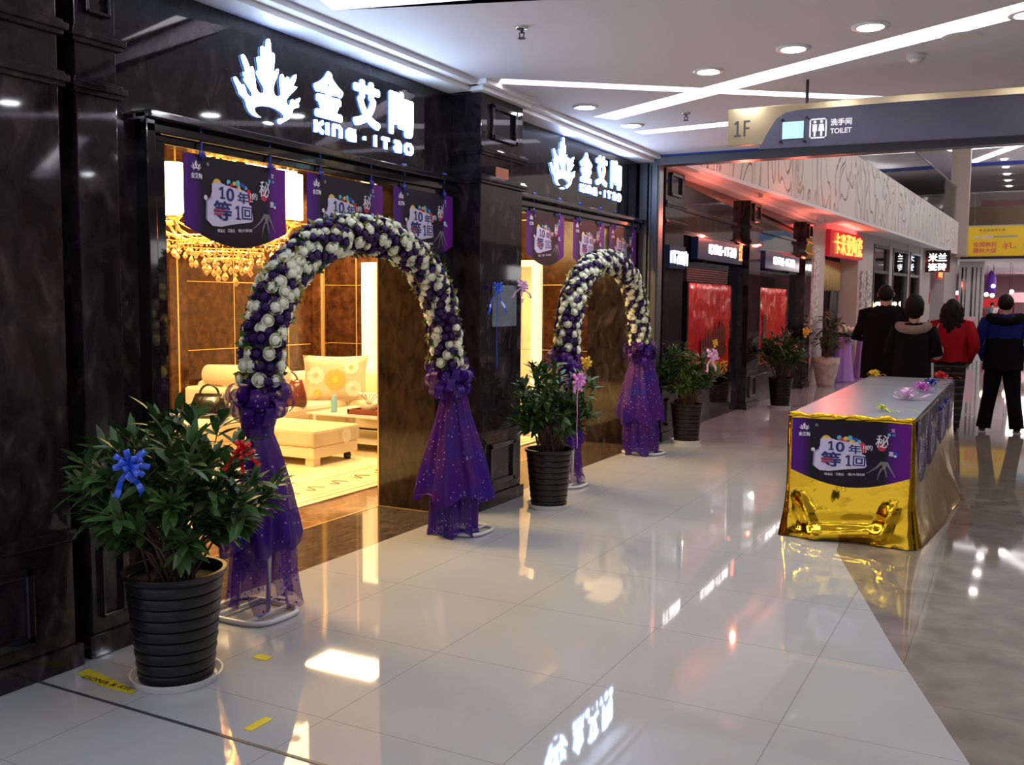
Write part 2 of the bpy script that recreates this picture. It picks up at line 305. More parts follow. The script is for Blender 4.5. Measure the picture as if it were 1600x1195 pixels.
# letter strokes for the rounded shop lettering
def strokes(ch):
    return {'K': [[(0, 0), (0, 1)], [(.95, 1), (.15, .5), (.95, 0)]], 'I': [[(.5, 0), (.5, 1)]], 'n': [[(0, 0), (0, 1), (.7, 1), (1, .75), (1, 0)]],
            'G': [[(1, .95), (.25, .95), (0, .7), (0, .2), (.25, 0), (1, 0), (1, .5), (.5, .5)]], '·': [[(.5, .42), (.5, .56)]], 'T': [[(0, 1), (1, 1)], [(.5, 1), (.5, 0)]],
            'a': [[(.1, 1), (.75, 1), (1, .75), (1, 0), (.3, 0), (0, .25), (.3, .5), (1, .5)]], 'O': [[(.25, 1), (.75, 1), (1, .75), (1, .25), (.75, 0), (.25, 0), (0, .25), (0, .75), (.25, 1)]]}[ch]
def letter(mb, ch, f, u0, u1, v0, v1, t, d0, d1, m, side=None):
    k = 0
    for st in strokes(ch):
        pts = [(u0+t/2+a*(u1-u0-t), v0+t/2+b_*(v1-v0-t)) for a, b_ in st]
        for (a, b_), (c, d) in zip(pts, pts[1:]):
            dx, dy = c-a, d-b_; l = math.hypot(dx, dy) or 1; nx, ny = -dy/l*t/2, dx/l*t/2; ex, ey = dx/l*t*.3, dy/l*t*.3
            q = [(a-ex+nx, b_-ey+ny), (a-ex-nx, b_-ey-ny), (c+ex-nx, d+ey-ny), (c+ex+nx, d+ey+ny)]
            k += 1; e_ = d1+.0004*k
            mb.add([f(*p_, e_) for p_ in q], [(0, 1, 2, 3)], m)
            mb.add([f(*p_, d0) for p_ in q]+[f(*p_, e_) for p_ in q], [(0, 1, 5, 4), (1, 2, 6, 5), (2, 3, 7, 6), (3, 0, 4, 7)], side or m)
# ================================================================== SETTING
ZC = 3.2; XF = -3.85
def sx(Y): return -3.65+.10*max(0, Y-19.5)          # the far shopfronts bend gently into the concourse
mb = MB(); mb.poly([(-3.7, -6), (9, -6), (9, 60), (-6, 60), (-6, 10.3), (-3.7, 10.3)], lambda a, b, d: (a, b, d), -.05, 0)
struct('floor', mb, 'floor_tile')
mb = MB(); mb.poly([(.25, 2.55), (6, 2.55), (6, 15), (-1.3, 15), (-1.12, 11), (-1.12, 7.6), (-1.0, 6.4), (-.729, 5.54), (-.446, 4.64), (-.301, 4.22), (-.09, 3.6)], lambda a, b, d: (a, b, d), -.001, .0012)
struct('floor', mb, 'floor_brown')
struct('floor', MB().box(-4.37, -3.7, 2.9, 10.3, -.05, .001), 'threshold_tile')
struct('floor', MB().box(-8.1, -4.37, 2.2, 10.3, -.05, 0), 'brown_tile')
mb = MB()
for x in (-4.372,): mb.box(x-.006, x+.006, 3.3, 10.05, -.002, .003)
for y in (4.3, 5.35, 7.8, 9.0): mb.box(-4.80, -4.372, y, y+.006, -.002, .003)
struct('trim_1', mb, 'gold_line')
# expansion joint across the concourse
struct('trim_2', MB().box(-3.56, 8.9, 2.515, 2.53, -.002, .0025), 'steel_dark')
# ---- ceiling with recessed light slots
def slab(name, poly, holes, z0, z1, mt):
    tr = tessellate_polygon([[Vector((*p, 0)) for p in poly]]+[[Vector((*p, 0)) for p in h] for h in holes])
    al = list(poly)+[p for h in holes for p in h]; n = len(al); mb = MB()
    fs = []
    for t in tr:
        a, b_, c = [al[i] for i in t]; w_ = (b_[0]-a[0])*(c[1]-a[1])-(b_[1]-a[1])*(c[0]-a[0])
        fs.append(tuple(t) if w_ < 0 else tuple(reversed(t)))
    mb.add([(p[0], p[1], z0) for p in al], fs)
    mb.add([(p[0], p[1], z1) for p in al], [tuple(reversed(f)) for f in fs])
    o = 0
    for lp in [poly]+list(holes):
        k = len(lp); mb.add([(p[0], p[1], z0) for p in lp]+[(p[0], p[1], z1) for p in lp], [(i, (i+1) % k, k+(i+1) % k, k+i) for i in range(k)])
    return struct(name, mb, mt)
def strip(p, q, w_):
    dx, dy = q[0]-p[0], q[1]-p[1]; l = math.hypot(dx, dy); nx, ny = -dy/l*w_/2, dx/l*w_/2
    return p, q, (nx, ny)
def lerp(p, q, t): return (p[0]+(q[0]-p[0])*t, p[1]+(q[1]-p[1])*t)
# crossing pair A/B is one eight-sided star outline
def inter(p, d, q, e):
    den = d[0]*e[1]-d[1]*e[0]; t = ((q[0]-p[0])*e[1]-(q[1]-p[1])*e[0])/den; return (p[0]+d[0]*t, p[1]+d[1]*t)
def cross(a, b):
    pa, qa, na = a; pb, qb, nb = b; da = (qa[0]-pa[0], qa[1]-pa[1]); db = (qb[0]-pb[0], qb[1]-pb[1])
    def off(p, n, s): return (p[0]+n[0]*s, p[1]+n[1]*s)
    X = {(s, t): inter(off(pa, na, s), da, off(pb, nb, t), db) for s in (1, -1) for t in (1, -1)}
    # sign of b's start relative to a
    sb = 1 if (pb[0]-pa[0])*na[0]+(pb[1]-pa[1])*na[1] > 0 else -1
    sa = 1 if (pa[0]-pb[0])*nb[0]+(pa[1]-pb[1])*nb[1] > 0 else -1
    return [off(pa, na, sb), X[(sb, sa)], off(pb, nb, sa), off(pb, nb, -sa), X[(sb, -sa)], off(qa, na, sb), off(qa, na, -sb), X[(-sb, -sa)], off(qb, nb, -sa), off(qb, nb, sa), X[(-sb, sa)], off(pa, na, -sb)]
AB = cross(strip((-3.47, 6.32), (-.95, 8.24), .17), strip((-3.33, 7.98), (2.2, 4.72), .25))
def quad(s): p, q, n = s; return [(p[0]+n[0], p[1]+n[1]), (q[0]+n[0], q[1]+n[1]), (q[0]-n[0], q[1]-n[1]), (p[0]-n[0], p[1]-n[1])]
Cq = quad(strip((-3.32, 8.80), (-.6, 8.50), .21)); Dq = quad(strip((-3.42, 4.23), (.6, 5.50), .34)); Eq = quad(strip((1.2, 6.6), (4.6, 8.6), .22))
Fq = quad(strip((-2.9, 2.9), (1.6, 1.2), .25)); Gq = quad(strip((-2.6, .2), (2.4, -1.4), .25)); Hq = quad(strip((2.6, 3.6), (4.9, 1.4), .25))
slab('ceiling', [(-3.9, -2.6), (9, -2.6), (9, 10.45), (-3.9, 10.45)], [AB, Cq, Dq, Eq, Fq, Gq, Hq], ZC, ZC+.14, 'ceiling_white')
for k, q in enumerate([AB, Cq, Dq, Eq, Fq, Gq, Hq]):
    mb = MB(); mb.poly(q, lambda a, b, d: (a, b, d), ZC+.141, ZC+.155)
    o = mb.obj('light_slot', 'slot_light')
    tag(o, ['crossed pair of glowing light slots in the white ceiling above the second shop sign', 'slanting light slot in the ceiling just left of the hanging floor sign', 'light slot in the ceiling at the top edge above the first shop sign',
            'light slot in the ceiling far to the right of the hanging sign', 'light slot in the ceiling above the viewer beside the near pier', 'light slot in the ceiling furthest behind the viewer', 'short light slot in the ceiling above the far side of the concourse'][k], 'ceiling light')
# ---- facade wall, frieze and lintels
mb = MB(); mb.box(-4.36, XF, 2.0, 10.3, 2.47, 3.16); mb.box(-4.36, XF, 2.0, 3.40, 0, 2.47); mb.box(-4.36, XF, 6.07, 7.10, 0, 2.47); mb.box(-4.36, XF, 10.05, 10.3, 0, 2.47)
struct('wall_left', mb, 'marble_dark')
mb = MB(); mb.box(-4.37, -4.0, 6.055, 6.07, .0, 2.46); mb.box(-4.0, -3.86, 6.055, 6.07, .0, 2.46)
struct('wall_left', mb, 'marble_jamb')
mb = MB()
def frame_bar(y0, y1, z0, z1): mb.box(XF, -3.79, y0, y1, z0, z1); 
mb.box(XF, -3.80, 3.36, 3.48, 0, 2.38); mb.box(XF-.03, -3.77, 3.34, 3.40, 0, 2.50)
for y0, y1 in ((3.34, 6.35), (6.95, 10.2)):
    mb.box(XF-.05, -3.80, y0, y1, 2.36, 2.47); mb.box(XF, -3.77, y0, y1, 2.40, 2.45); mb.box(XF, -3.74, y0, y1, 2.465, 2.505)
struct('trim_3', mb, 'black_gloss', bev=.008)
# pale joint lines of the marble cladding
mb = MB(); mb.box(-4.38, -4.368, 6.05, 6.056, 0, 2.4); mb.box(-4.37, -3.9, 6.052, 6.056, 0, .006)
struct('trim_4', mb, 'gold_line')
# cornice along the ceiling
mb = MB(); mb.box(XF-.05, -3.66, 3.03, 6.28, 3.13, 3.165); mb.box(XF-.05, -3.58, 3.0, 6.35, 3.165, 3.201)
mb.box(XF-.05, -3.66, 6.95, 10.3, 3.13, 3.165); mb.box(XF-.05, -3.58, 6.9, 10.3, 3.165, 3.201)
mb.box(-3.9, -3.55, 6.22, 7.0, 3.13, 3.165); mb.box(-3.9, -3.50, 6.18, 7.04, 3.165, 3.201); mb.box(-3.9, -3.55, 1.5, 3.10, 3.13, 3.201)
struct('trim_5', mb, 'white_trim', bev=.004)
def pilaster(name, y0, y1, xf=-3.6, xb=-3.86, ztop=3.13, mt='marble_dark', panel=True):
    mb = MB(); e = .025
    mb.box(xb, xf, y0, y1, .60, ztop); mb.box(xb, xf+e, y0-e, y1+e, 0, .10); mb.box(xb, xf+e*.6, y0-e*.6, y1+e*.6, .56, .61)
    mb.box(xb, xf+.004, y0, y1, .1, .56)
    for z in (2.49, 2.70): mb.box(xb, xf+.035, y0-.035, y1+.035, z, z+.03); mb.box(xb, xf+.02, y0-.02, y1+.02, z-.02, z+.045)
    wy = y1-y0; a, b_ = y0+wy*.2, y1-wy*.2
    for zz0, zz1 in ((2.81, 3.07), (.17, .49)):          # raised picture-frame mouldings on capital and plinth
        if not panel: continue
        t = min(.035, wy*.08)
        for q in ((a, b_, zz0, zz0+t), (a, b_, zz1-t, zz1), (a, a+t, zz0, zz1), (b_-t, b_, zz0, zz1)): mb.box(xf, xf+.028, *q, 'black_gloss')
    return struct(name, mb, mt, bev=.005)
pilaster('trim_6', 6.28, 6.95); pilaster('trim_7', 2.82, 3.03)
pilaster('trim_8', 1.7, 2.72, -3.58)
struct('wall_left', MB().box(-3.95, -3.80, 2.5, 3.05, 0, 3.16), 'marble_black')
# ---- interior of the corner shop
mb = MB(); mb.box(-8.15, -8, 2.2, 10.2, 0, 3.4); mb.box(-8.0, -7.93, 7.28, 7.52, 0, 3.4); mb.box(-8.0, -7.96, 9.62, 9.78, 0, 3.4)
struct('wall_back', mb, 'marble_brown')
mb = MB(); mb.box(-8.1, -7.48, 10.05, 10.3, 0, 3.4); mb.box(-7.48, -4.93, 10.05, 10.3, 2.07, 3.4); mb.box(-4.93, -4.36, 10.05, 10.3, 0, 3.4); mb.box(-7.48, -4.93, 10.24, 10.3, 0, 2.07)
struct('wall_far', mb, 'marble_brown')
struct('wall_near', MB().box(-8.1, -4.36, 2.1, 2.2, 0, 3.4), 'marble_brown')
struct('ceiling', MB().box(-8.15, -4.37, 2.1, 10.3, 3.36, 3.46), 'cream_fabric')
mb = MB()
for z in (1.03, 1.78, 2.53): mb.box(-8, -7.994, 2.2, 10.05, z, z+.008); mb.box(-8, -4.36, 10.044, 10.05, z, z+.008)
for y in (8.28, 9.2): mb.box(-8, -7.993, y, y+.008, 0, 3.4)
mb.box(-7.93, -7.922, 7.38, 7.395, 0, 3.4); mb.box(-7.96, -7.93, 9.78, 9.80, 0, 3.4); mb.box(-7.96, -7.95, 9.84, 9.85, 0, 3.4); mb.box(-7.6, -7.59, 10.04, 10.05, 0, 3.4)
struct('trim_9', mb, 'gold_line')
struct('wall_left', MB().box(-4.40, -4.36, 2.1, 10.3, 2.47, 3.4), 'marble_jamb')
t = thing('door_frame', 'cream glowing door frame on the far marble wall inside the shop', 'door frame', (0, 0, 0))
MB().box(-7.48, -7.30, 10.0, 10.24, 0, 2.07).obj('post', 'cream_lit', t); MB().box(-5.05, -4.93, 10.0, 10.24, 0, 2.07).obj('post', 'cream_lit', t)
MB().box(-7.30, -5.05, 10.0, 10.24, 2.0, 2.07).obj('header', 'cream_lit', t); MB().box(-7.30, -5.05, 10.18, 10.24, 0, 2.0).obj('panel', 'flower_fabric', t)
# ---- opposite side and back of the concourse
struct('wall_right', MB().box(6.0, 6.15, -6, 10.3, 0, ZC), 'beige_wall')
for k, (y0, y1) in enumerate(((-4, -1), (0, 3), (4, 7), (7.8, 10))):
    struct('window_%d' % (k+1), MB().box(5.9, 6.0, y0, y1, .1, 2.6), ['shop_dark', 'brown_panel', 'shop_dark', 'beige_column'][k])
struct('wall_right', MB().box(6.0, 6.2, 10.5, 60, 0, 3.2), 'shop_dark'); struct('wall_right', MB().box(6.2, 6.4, 10.5, 60, 3.2, 7), 'beige_wall'); struct('trim_30', MB().box(5.8, 6.2, 10.5, 60, 3.2, 4.3), 'beige_column')
for k in range(5): tag(MB().box(5.95, 5.99, 12+k*4.2, 14.2+k*4.2, 2.2, 2.6).obj('shop_sign', 'far_slot'), 'lit white shop sign across the concourse, seen only in reflections', 'sign', 'signs across the concourse')
# ---- fire shutter frame
mb = MB(); mb.box(-3.72, -3.60, 10.22, 10.36, 0, 3.10); mb.box(-3.72, 6.0, 10.22, 10.40, 3.095, 3.185); mb.box(-3.83, -3.74, 10.22, 10.6, 0, 3.2)
mb.box(-3.705, -3.69, 10.20, 10.22, 0, 3.1); mb.box(-3.63, -3.615, 10.20, 10.22, 0, 3.1)
tag(mb.obj('shutter_frame', 'steel_dark', bev=.003), 'grey steel fire shutter frame spanning the concourse', 'shutter frame')
struct('trim_10', MB().box(-3.8, 6.0, 10.19, 10.24, 3.185, 3.2), 'blue_strip')
struct('wall_far', MB().box(-3.9, 9, 10.42, 10.5, 3.14, 7.4), 'beige_wall')
# ---- shopfronts beyond the shutter
pilaster('trim_11', 10.50, 11.18, -3.62, -3.78, 3.15); pilaster('trim_12', 14.30, 14.98, -3.62, -3.78, 3.15); pilaster('trim_13', 18.45, 19.05, -3.62, -3.78, 3.15)
for n, (y0, y1, x) in enumerate(((11.18, 14.30, -3.75), (14.98, 18.45, -3.74))):
    mb = MB(); mb.box(x-.4, x, y0, y1, 2.42, 3.15); mb.box(x-.4, x+.02, y0, y1, 0, .45); mb.box(x-.45, x-.4, y0-.3, y1+.3, 0, 3.15)
    mb.box(x-.02, x+.03, y0, y1, 2.71, 2.75); mb.box(x-.02, x+.03, y0, y1, 2.42, 2.47)
    struct('wall_left', mb, 'marble_dark', bev=.004)
    x1 = x-.06
    gl = MB().box(x-.03, x-.024, y0, y1, .45, 2.12); struct('window_%d' % (n+5), gl, 'glass')
    mb = MB().box(x1-.05, x1+.02, y0+.18+.3*0, y0+.24, .45, 2.12); mb.box(x1-.05, x1+.02, y1-.5, y1-.42, .45, 2.12); struct('trim_%d' % (14+n), mb, 'black_gloss')
struct('wall_left', MB().box(-4.3, -3.84, 10.3, 10.55, 0, 3.15), 'marble_black')
def fac(Y): return lambda a, b, d: (sx(Y)+d, a, b)
for n, (y0, y1, lx) in enumerate(((11.25, 14.1, -3.68), (15.1, 18.2, -3.68))):
    s0, s1 = y0+(.55 if n == 0 else .25), y1-(.15 if n == 0 else .25)
    t = thing('light_box_sign', ['blue light box sign with white letters over the first red poster', 'smaller looking blue light box sign with white letters over the second red poster'][n], 'sign', (lx, 0, 2.14), 0, None)
    MB().box(-.05, .05, s0, s1, 0, .28).obj('box', 'panel_blue', t, bev=.01)
    mb = MB(); span = (s1-s0)*.66; u = s0+(s1-s0)*.22; cw = span/9
    for k, ch in enumerate('KInG·ITaO'):
        w_ = cw*(.35 if ch in 'I·' else .82); letter(mb, ch, lambda a, b, d: (d, a, b), u, u+w_, .085, .215, .030, .05, .06, 'text_white_lit'); u += cw*(.62 if ch in 'I·' else 1.12)
    mb.obj('lettering', 'text_white_lit', t)
    if n == 0:
        mb = MB(); text(mb, '金艾', lambda a, b, d: (d, a, b), s1-.20, s1-.01, .05, .30, .052, None, 'text_red_lit', off=.02); mb.obj('red_sign_reflection', 'text_red_lit', t)  # lit red characters standing in for the red sign's reflection
    # grille and poster behind the glass
    mb = MB(); g0, g1 = y0+.55-.25*n, y1-.45
    for k in range(8): mb.box(lx-.10, lx-.085, g0, g1, 1.84+k*.03, 1.848+k*.03)
    for k in range(26): yy = g0+(g1-g0)*k/25; mb.box(lx-.10, lx-.085, yy, yy+.012, 1.84, 2.06)
    tag(mb.obj('grille', 'grille'), ['dark wire grille panel above the first red poster', 'dark wire grille panel above the second red poster'][n], 'grille')
    PX0, PX1 = ((11.70, 13.65), (15.40, 17.35))[n]; g0, g1 = PX0, PX1
    t = thing('poster_panel', ['tall red and orange poster under crinkled clear plastic, with dark figures', 'narrower red poster under shiny crinkled plastic behind the far potted bush'][n], 'poster', (lx-.035, 0, .60), 0, None)
    mb = MB(); W = g1-g0; NX, NZ = 24, 14
    vs = [(random.uniform(-.012, .012), g0+W*i/NX, 1.24*j/NZ) for j in range(NZ+1) for i in range(NX+1)]
    mb.add(vs, [(j*(NX+1)+i, j*(NX+1)+i+1, (j+1)*(NX+1)+i+1, (j+1)*(NX+1)+i) for j in range(NZ) for i in range(NX)]); mb.obj('sheet', 'poster_red', t, smooth=True, solid=.01)
    MB().box(-.05, .01, g0-.06, g0, 0, 1.26).obj('edge_frame', 'black_gloss', t); MB().box(-.05, .01, g1, g1+.09, 0, 1.26).obj('edge_frame', 'black_gloss', t)
    mb = MB()
    if n == 0:
        for k in range(11):
            c = g0+W*(.30+.055*k); h = random.uniform(.18, .42); mb.box(.016, .02, c-.035, c+.03, .34+random.uniform(-.04, .04), .34+h)
        mb.box(.016, .019, g0+W*.28, g0+W*.90, .26, .40)
        text(mb, '喜庆', lambda a, b, d: (d, a, b), g0+W*.5, g0+W*.95, .02, .2, .018, None, 'bow_yellow', off=.02)
    else: mb.box(.016, .019, g0+W*.1, g0+W*.22, .1, .8)
    mb.obj('print', 'poster_dark', t)
# small lit sign on the narrow window next to the shutter
t = thing('light_box_sign', 'small glowing white sign beside the shutter post, half hidden', 'sign', (-3.60, 10.56, 2.03))
MB().box(-.02, .02, 0, .58, -.04, .22).obj('box', 'panel_blue', t)
mb = MB(); u = .03
for ch in 'ITaO': letter(mb, ch, lambda a, b, d: (d, a, b), u, u+(.05 if ch == 'I' else .11), .01, .16, .032, .02, .03, 'text_white_lit'); u += (.08 if ch == 'I' else .14)
text(mb, '陶', lambda a, b, d: (d, a, b), u, u+.12, 0, .17, .02, .03, 'text_white_lit', off=.02); mb.obj('lettering', 'text_white_lit', t)
# cream shop with the red sign
mb = MB()
def fbox(y0, y1, z0, z1, d0=-.3, d1=0., m=None):
    mb.hexa([(sx(y0)+d0, y0, z0), (sx(y0)+d1, y0, z0), (sx(y1)+d1, y1, z0), (sx(y1)+d0, y1, z0)], [(sx(y0)+d0, y0, z1), (sx(y0)+d1, y0, z1), (sx(y1)+d1, y1, z1), (sx(y1)+d0, y1, z1)], m)
fbox(19.08, 20.1, 0, 3.2, -.4, .02); fbox(22.78, 24.15, 0, 3.2, -.4, .0); fbox(20.1, 22.78, 3.06, 3.2, -.4, 0)
for a, b_ in ((25.78, 26.13), (27.94, 28.17), (29.53, 31.0), (33.4, 35.6)): fbox(a, b_, 0, 3.2, -.4, .0)
fbox(24.15, 35.6, 2.98, 3.2, -.4, -.02); fbox(24.15, 31, 0, .15, -.4, -.02)
struct('wall_left', mb, 'beige_wall')
mb = MB(); fbox(19.5, 35.6, 0, 3.2, -1.5, -1.4); fbox(20.1, 22.78, 3.04, 3.06, -1.4, 0); struct('wall_left', mb, 'shop_dark')
mb = MB(); fbox(19.14, 19.62, .35, 2.66, 0, .05); fbox(22.95, 23.3, .3, 2.35, 0, .05); fbox(23.48, 23.85, .3, 2.35, 0, .05); o = mb.obj('mosaic_panel', 'mosaic'); tag(o, kind='structure'); o.name = 'trim_16'
t = thing('shop_sign', 'glowing red shop sign with yellow-red characters on the cream shop', 'sign', (0, 0, 0))
mb = MB(); fbox(20.15, 22.72, 2.55, 3.08, -.02, .10); mb.obj('box', 'panel_red', t)
mb = MB()
for k, ch in enumerate('卡米亚陶瓷'):
    y = 20.42+k*.44; text(mb, ch, lambda a, b, d: (sx(a)+d, a, b), y, y+.39, 2.61, 3.03, .11, .13, 'text_red_lit', off=.008)
mb.obj('lettering', 'text_red_lit', t)
rl = bpy.data.lights.new('red_glow', 'AREA'); rl.shape = 'RECTANGLE'; rl.size = 2.2; rl.size_y = .15; rl.energy = 18; rl.color = (1, .05, .04)
ro = bpy.data.objects.new('red_glow', rl); C.objects.link(ro); ro.location = (sx(21.4)+.16, 21.4, 3.10); ro.rotation_euler = (PI, 0, PI/2)
for yy in (11.8, 14.6, 17.4):  # bare red points, added to tint the soffit and fascia pink
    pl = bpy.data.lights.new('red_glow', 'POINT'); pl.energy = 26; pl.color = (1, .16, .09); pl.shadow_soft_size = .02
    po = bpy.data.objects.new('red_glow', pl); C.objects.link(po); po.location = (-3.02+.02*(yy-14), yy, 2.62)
# shop displays: curtains, gold drapes, lamps
def curtain(name, y0, y1, z0, z1, dx, mt, label, n=10, zig=0.):
    mb = MB(); K = n*4; rows = []
    for z in (z0, z1):
        rows.append([(sx(y0)+dx+.04*math.sin(i*PI/2), y0+(y1-y0)*i/K, z-(zig*abs((i % 4)-2)/2 if z == z0 else 0)) for i in range(K+1)])
    mb.rings(rows, cap=False, closed=False); return tag(mb.obj(name, mt, smooth=True, solid=.01), label, 'curtain')
curtain('pelmet', 20.2, 22.7, 2.0, 2.5, -.10, 'curtain_gold', 'gold scalloped pelmet under the red shop sign', 7, .15)
curtain('curtain', 21.7, 22.7, .1, 2.1, -.30, 'curtain_dark', 'black curtain hanging at the right of the red sign shop', 5)
curtain('curtain', 20.9, 21.3, .3, 2.1, -.5, 'curtain_gold', 'narrow gold curtain in the doorway below the red sign', 3)
for k, (a, b_) in enumerate(((24.18, 25.76), (26.15, 27.92), (28.19, 29.51))):
    mb = MB(); fbox(a, b_, .15, 2.98, -.06, -.05); o = struct('window_%d' % (7+k), mb, 'glass')
    mb = MB(); fbox(a, b_, 2.40, 2.98, -.12, -.08); o = tag(mb.obj('framed_panel', ['grey', 'brown_panel', 'beige_column'][k] if k else 'cloth_grey'), ['grey framed panel at the top of the first cream shop window', 'brown framed panel at the top of the middle cream shop window', 'tan framed panel at the top of the last cream shop window'][k], 'panel')
    mb = MB()
    for q in ((a, a+.07), (b_-.07, b_)): fbox(*q, .15, 2.98, -.05, .02)
    fbox(a, b_, 2.93, 3.0, -.05, .02); fbox(a, b_, 2.33, 2.40, -.05, .01); struct('trim_%d' % (17+k), mb, 'steel_dark')
    curtain('pelmet', a+.1, b_-.1, 1.98, 2.34, -.25, 'cream_fabric', ['cream fringed pelmet in the first cream shop window', 'cream fringed pelmet in the middle cream shop window', 'cream fringed pelmet in the last cream shop window'][k], 5, .1)
    curtain('curtain', a+.3, a+.9, .2, 2.0, -.45, ['curtain_dark', 'curtain_gold', 'curtain_dark'][k], ['black curtain in the first cream shop window', 'gold curtain in the middle cream shop window', 'black curtain in the last cream shop window'][k], 4)
for k, (y, z, r) in enumerate(((24.5, 1.56, .085), (26.3, 1.60, .05), (28.1, 1.60, .075))):
    t = thing('wall_lamp', ['round warm wall lamp left of the tall man in black', 'small warm wall lamp right of the tall man', 'round warm wall lamp above the short-haired walker'][k], 'lamp', (sx(y)-.02, y, z))
    MB().sphere((.08, 0, 0), r, None).obj('globe', 'lamp_warm', t, smooth=True); MB().tube([(0, 0, -.1), (.05, 0, -.12), (.08, 0, -.08)], .012).obj('bracket', 'gold_arm', t)
# black notice sign and red sign at the end of the row
t = thing('shop_sign', 'small black hanging sign with white characters near the end wall', 'sign', (sx(30)+.35, 30.0, 2.5))
MB().box(-.30, .35, -.05, .05, 0, .62).obj('box', 'black_gloss', t)
mb = MB(); text(mb, '米兰', lambda a, b, d: (a, -d, b), -.22, .26, .30, .54, .052, None, 'text_white_lit', off=.03); text(mb, '瓷砖', lambda a, b, d: (a, -d, b), -.22, .26, .04, .26, .052, None, 'text_white_lit', off=.03); mb.obj('lettering', 'text_white_lit', t)
t = thing('shop_sign', 'little red glowing sign right of the black hanging sign', 'sign', (sx(32)+.05, 31.2, 2.35))
MB().box(0, .06, 0, 1.9, 0, .42).obj('box', 'panel_red', t)
mb = MB(); text(mb, '瓷砖店', lambda a, b, d: (d, a, b), .15, 1.7, .06, .36, .065, None, 'text_red_lit', off=.03); mb.obj('lettering', 'text_red_lit', t)
# ---- soffit, carved fascia, glass rail
mb = MB()
def fx(Y): return -3.245+.0705*(Y-15)
mb.add([(-4.2, 10.5, 3.2), (fx(10.5), 10.5, 3.2), (fx(36), 36, 3.2), (-2.9, 36, 3.2), (-4.2, 17, 3.2)], [(0, 4, 3, 2, 1)]); struct('ceiling', mb, 'white_paint')
mb = MB(); mb.box(-3.86, -3.50, 10.5, 19.1, 3.14, 3.2); mb.box(-3.86, -3.56, 10.5, 19.1, 3.10, 3.14)
for y0, y1 in ((10.5, 11.2), (14.26, 15.02), (18.41, 19.09)): mb.box(-3.86, -3.44, y0, y1, 3.13, 3.2)
mb.hexa([(fx(10.5)-.12, 10.5, 3.17), (fx(10.5)+.01, 10.5, 3.17), (fx(36)+.01, 36, 3.17), (fx(36)-.12, 36, 3.17)], [(fx(10.5)-.12, 10.5, 3.22), (fx(10.5)+.01, 10.5, 3.22), (fx(36)+.01, 36, 3.22), (fx(36)-.12, 36, 3.22)])
struct('trim_20', mb, 'white_paint')
mb = MB(); a, b_ = 10.5, 36
mb.hexa([(fx(a)-.2, a, 3.2), (fx(a), a, 3.2), (fx(b_), b_, 3.2), (fx(b_)-.2, b_, 3.2)], [(fx(a)-.2, a, 4.55), (fx(a), a, 4.55), (fx(b_), b_, 4.12), (fx(b_)-.2, b_, 4.12)])
struct('wall_left', mb, 'carved_plaster')
mb = MB(); mb.hexa([(fx(a)-.12, a, 4.5), (fx(a)-.10, a, 4.5), (fx(b_)-.10, b_, 4.1), (fx(b_)-.12, b_, 4.1)], [(fx(a)-.12, a, 5.6), (fx(a)-.10, a, 5.6), (fx(b_)-.10, b_, 5.2), (fx(b_)-.12, b_, 5.2)])
gr_ = thing('glass_railing', 'clear glass balustrade with metal handrail on top of the carved fascia', 'glass railing'); mb.obj('glass_panel', 'glass', gr_)
mb = MB(); mb.tube([(fx(a)-.11, a, 5.62), (fx(b_)-.11, b_, 5.22)], .03, 8); mb.obj('handrail', 'chrome', gr_, smooth=True)
gr_ = thing('glass_railing', 'glass balustrade with metal handrail above the yellow and blue banner', 'glass railing', (0, 35.9, 4.2)); MB().box(-1.8, 6, 0, .02, 0, 1.05).obj('glass_panel', 'glass', gr_); MB().tube([(-1.8, 0, 1.08), (6, 0, 1.08)], .03, 8).tube([(-1.8, 0, 0), (-1.8, 0, 1.08)], .03, 8).obj('handrail', 'chrome', gr_, smooth=True)
# upper floor
struct('ceiling', MB().box(-14, 9, 10.5, 60, 7.0, 7.1), 'ceiling_white')
struct('wall_left', MB().box(-12.2, -12, 10.5, 60, 3.2, 7), 'beige_column'); struct('floor', MB().box(-12, -3.9, 10.5, 60, 3.3, 3.5), 'floor_tile')
struct('trim_21', MB().box(-2.22, -1.68, 33.6, 34.2, 3.1, 7.0), 'beige_column')
mb = MB(); mb.box(-2.2, 9, 34.6, 34.8, 6.02, 6.12); struct('trim_22', mb, 'blue_strip')
for k in range(9):
    y = 31.5+k*2.3; x = -.95+.012*k
    o = MB().lathe([(0, 0), (.11, 0), (.12, .02), (0, .03)], (0, 0, -.03), 16).obj('ceiling_light', 'far_light'); o.location = (x-.55*(k > 3)*0, y, 7.0)
    tag(o, ['nearest round light', 'second nearest round light', 'third nearest round light', 'fourth nearest round light', 'fifth nearest round light', 'sixth nearest round light', 'third furthest round light', 'second furthest round light', 'furthest round light'][k]+' in the ceiling row right of the tall upper column', 'ceiling light', 'upper floor ceiling lights')
for k in range(8):
    o = MB().lathe([(0, 0), (.11, 0), (.12, .02), (0, .03)], (0, 0, -.03), 16).obj('ceiling_light', 'far_light'); o.location = (-4.0-.25*k, 20+k*3.2, 7.0)
    tag(o, ['nearest small ceiling light', 'second small ceiling light', 'third small ceiling light', 'fourth small ceiling light', 'fifth small ceiling light', 'sixth small ceiling light', 'seventh small ceiling light', 'furthest small ceiling light'][k]+' seen over the edge of the carved fascia', 'ceiling light', 'lights over the carved fascia')
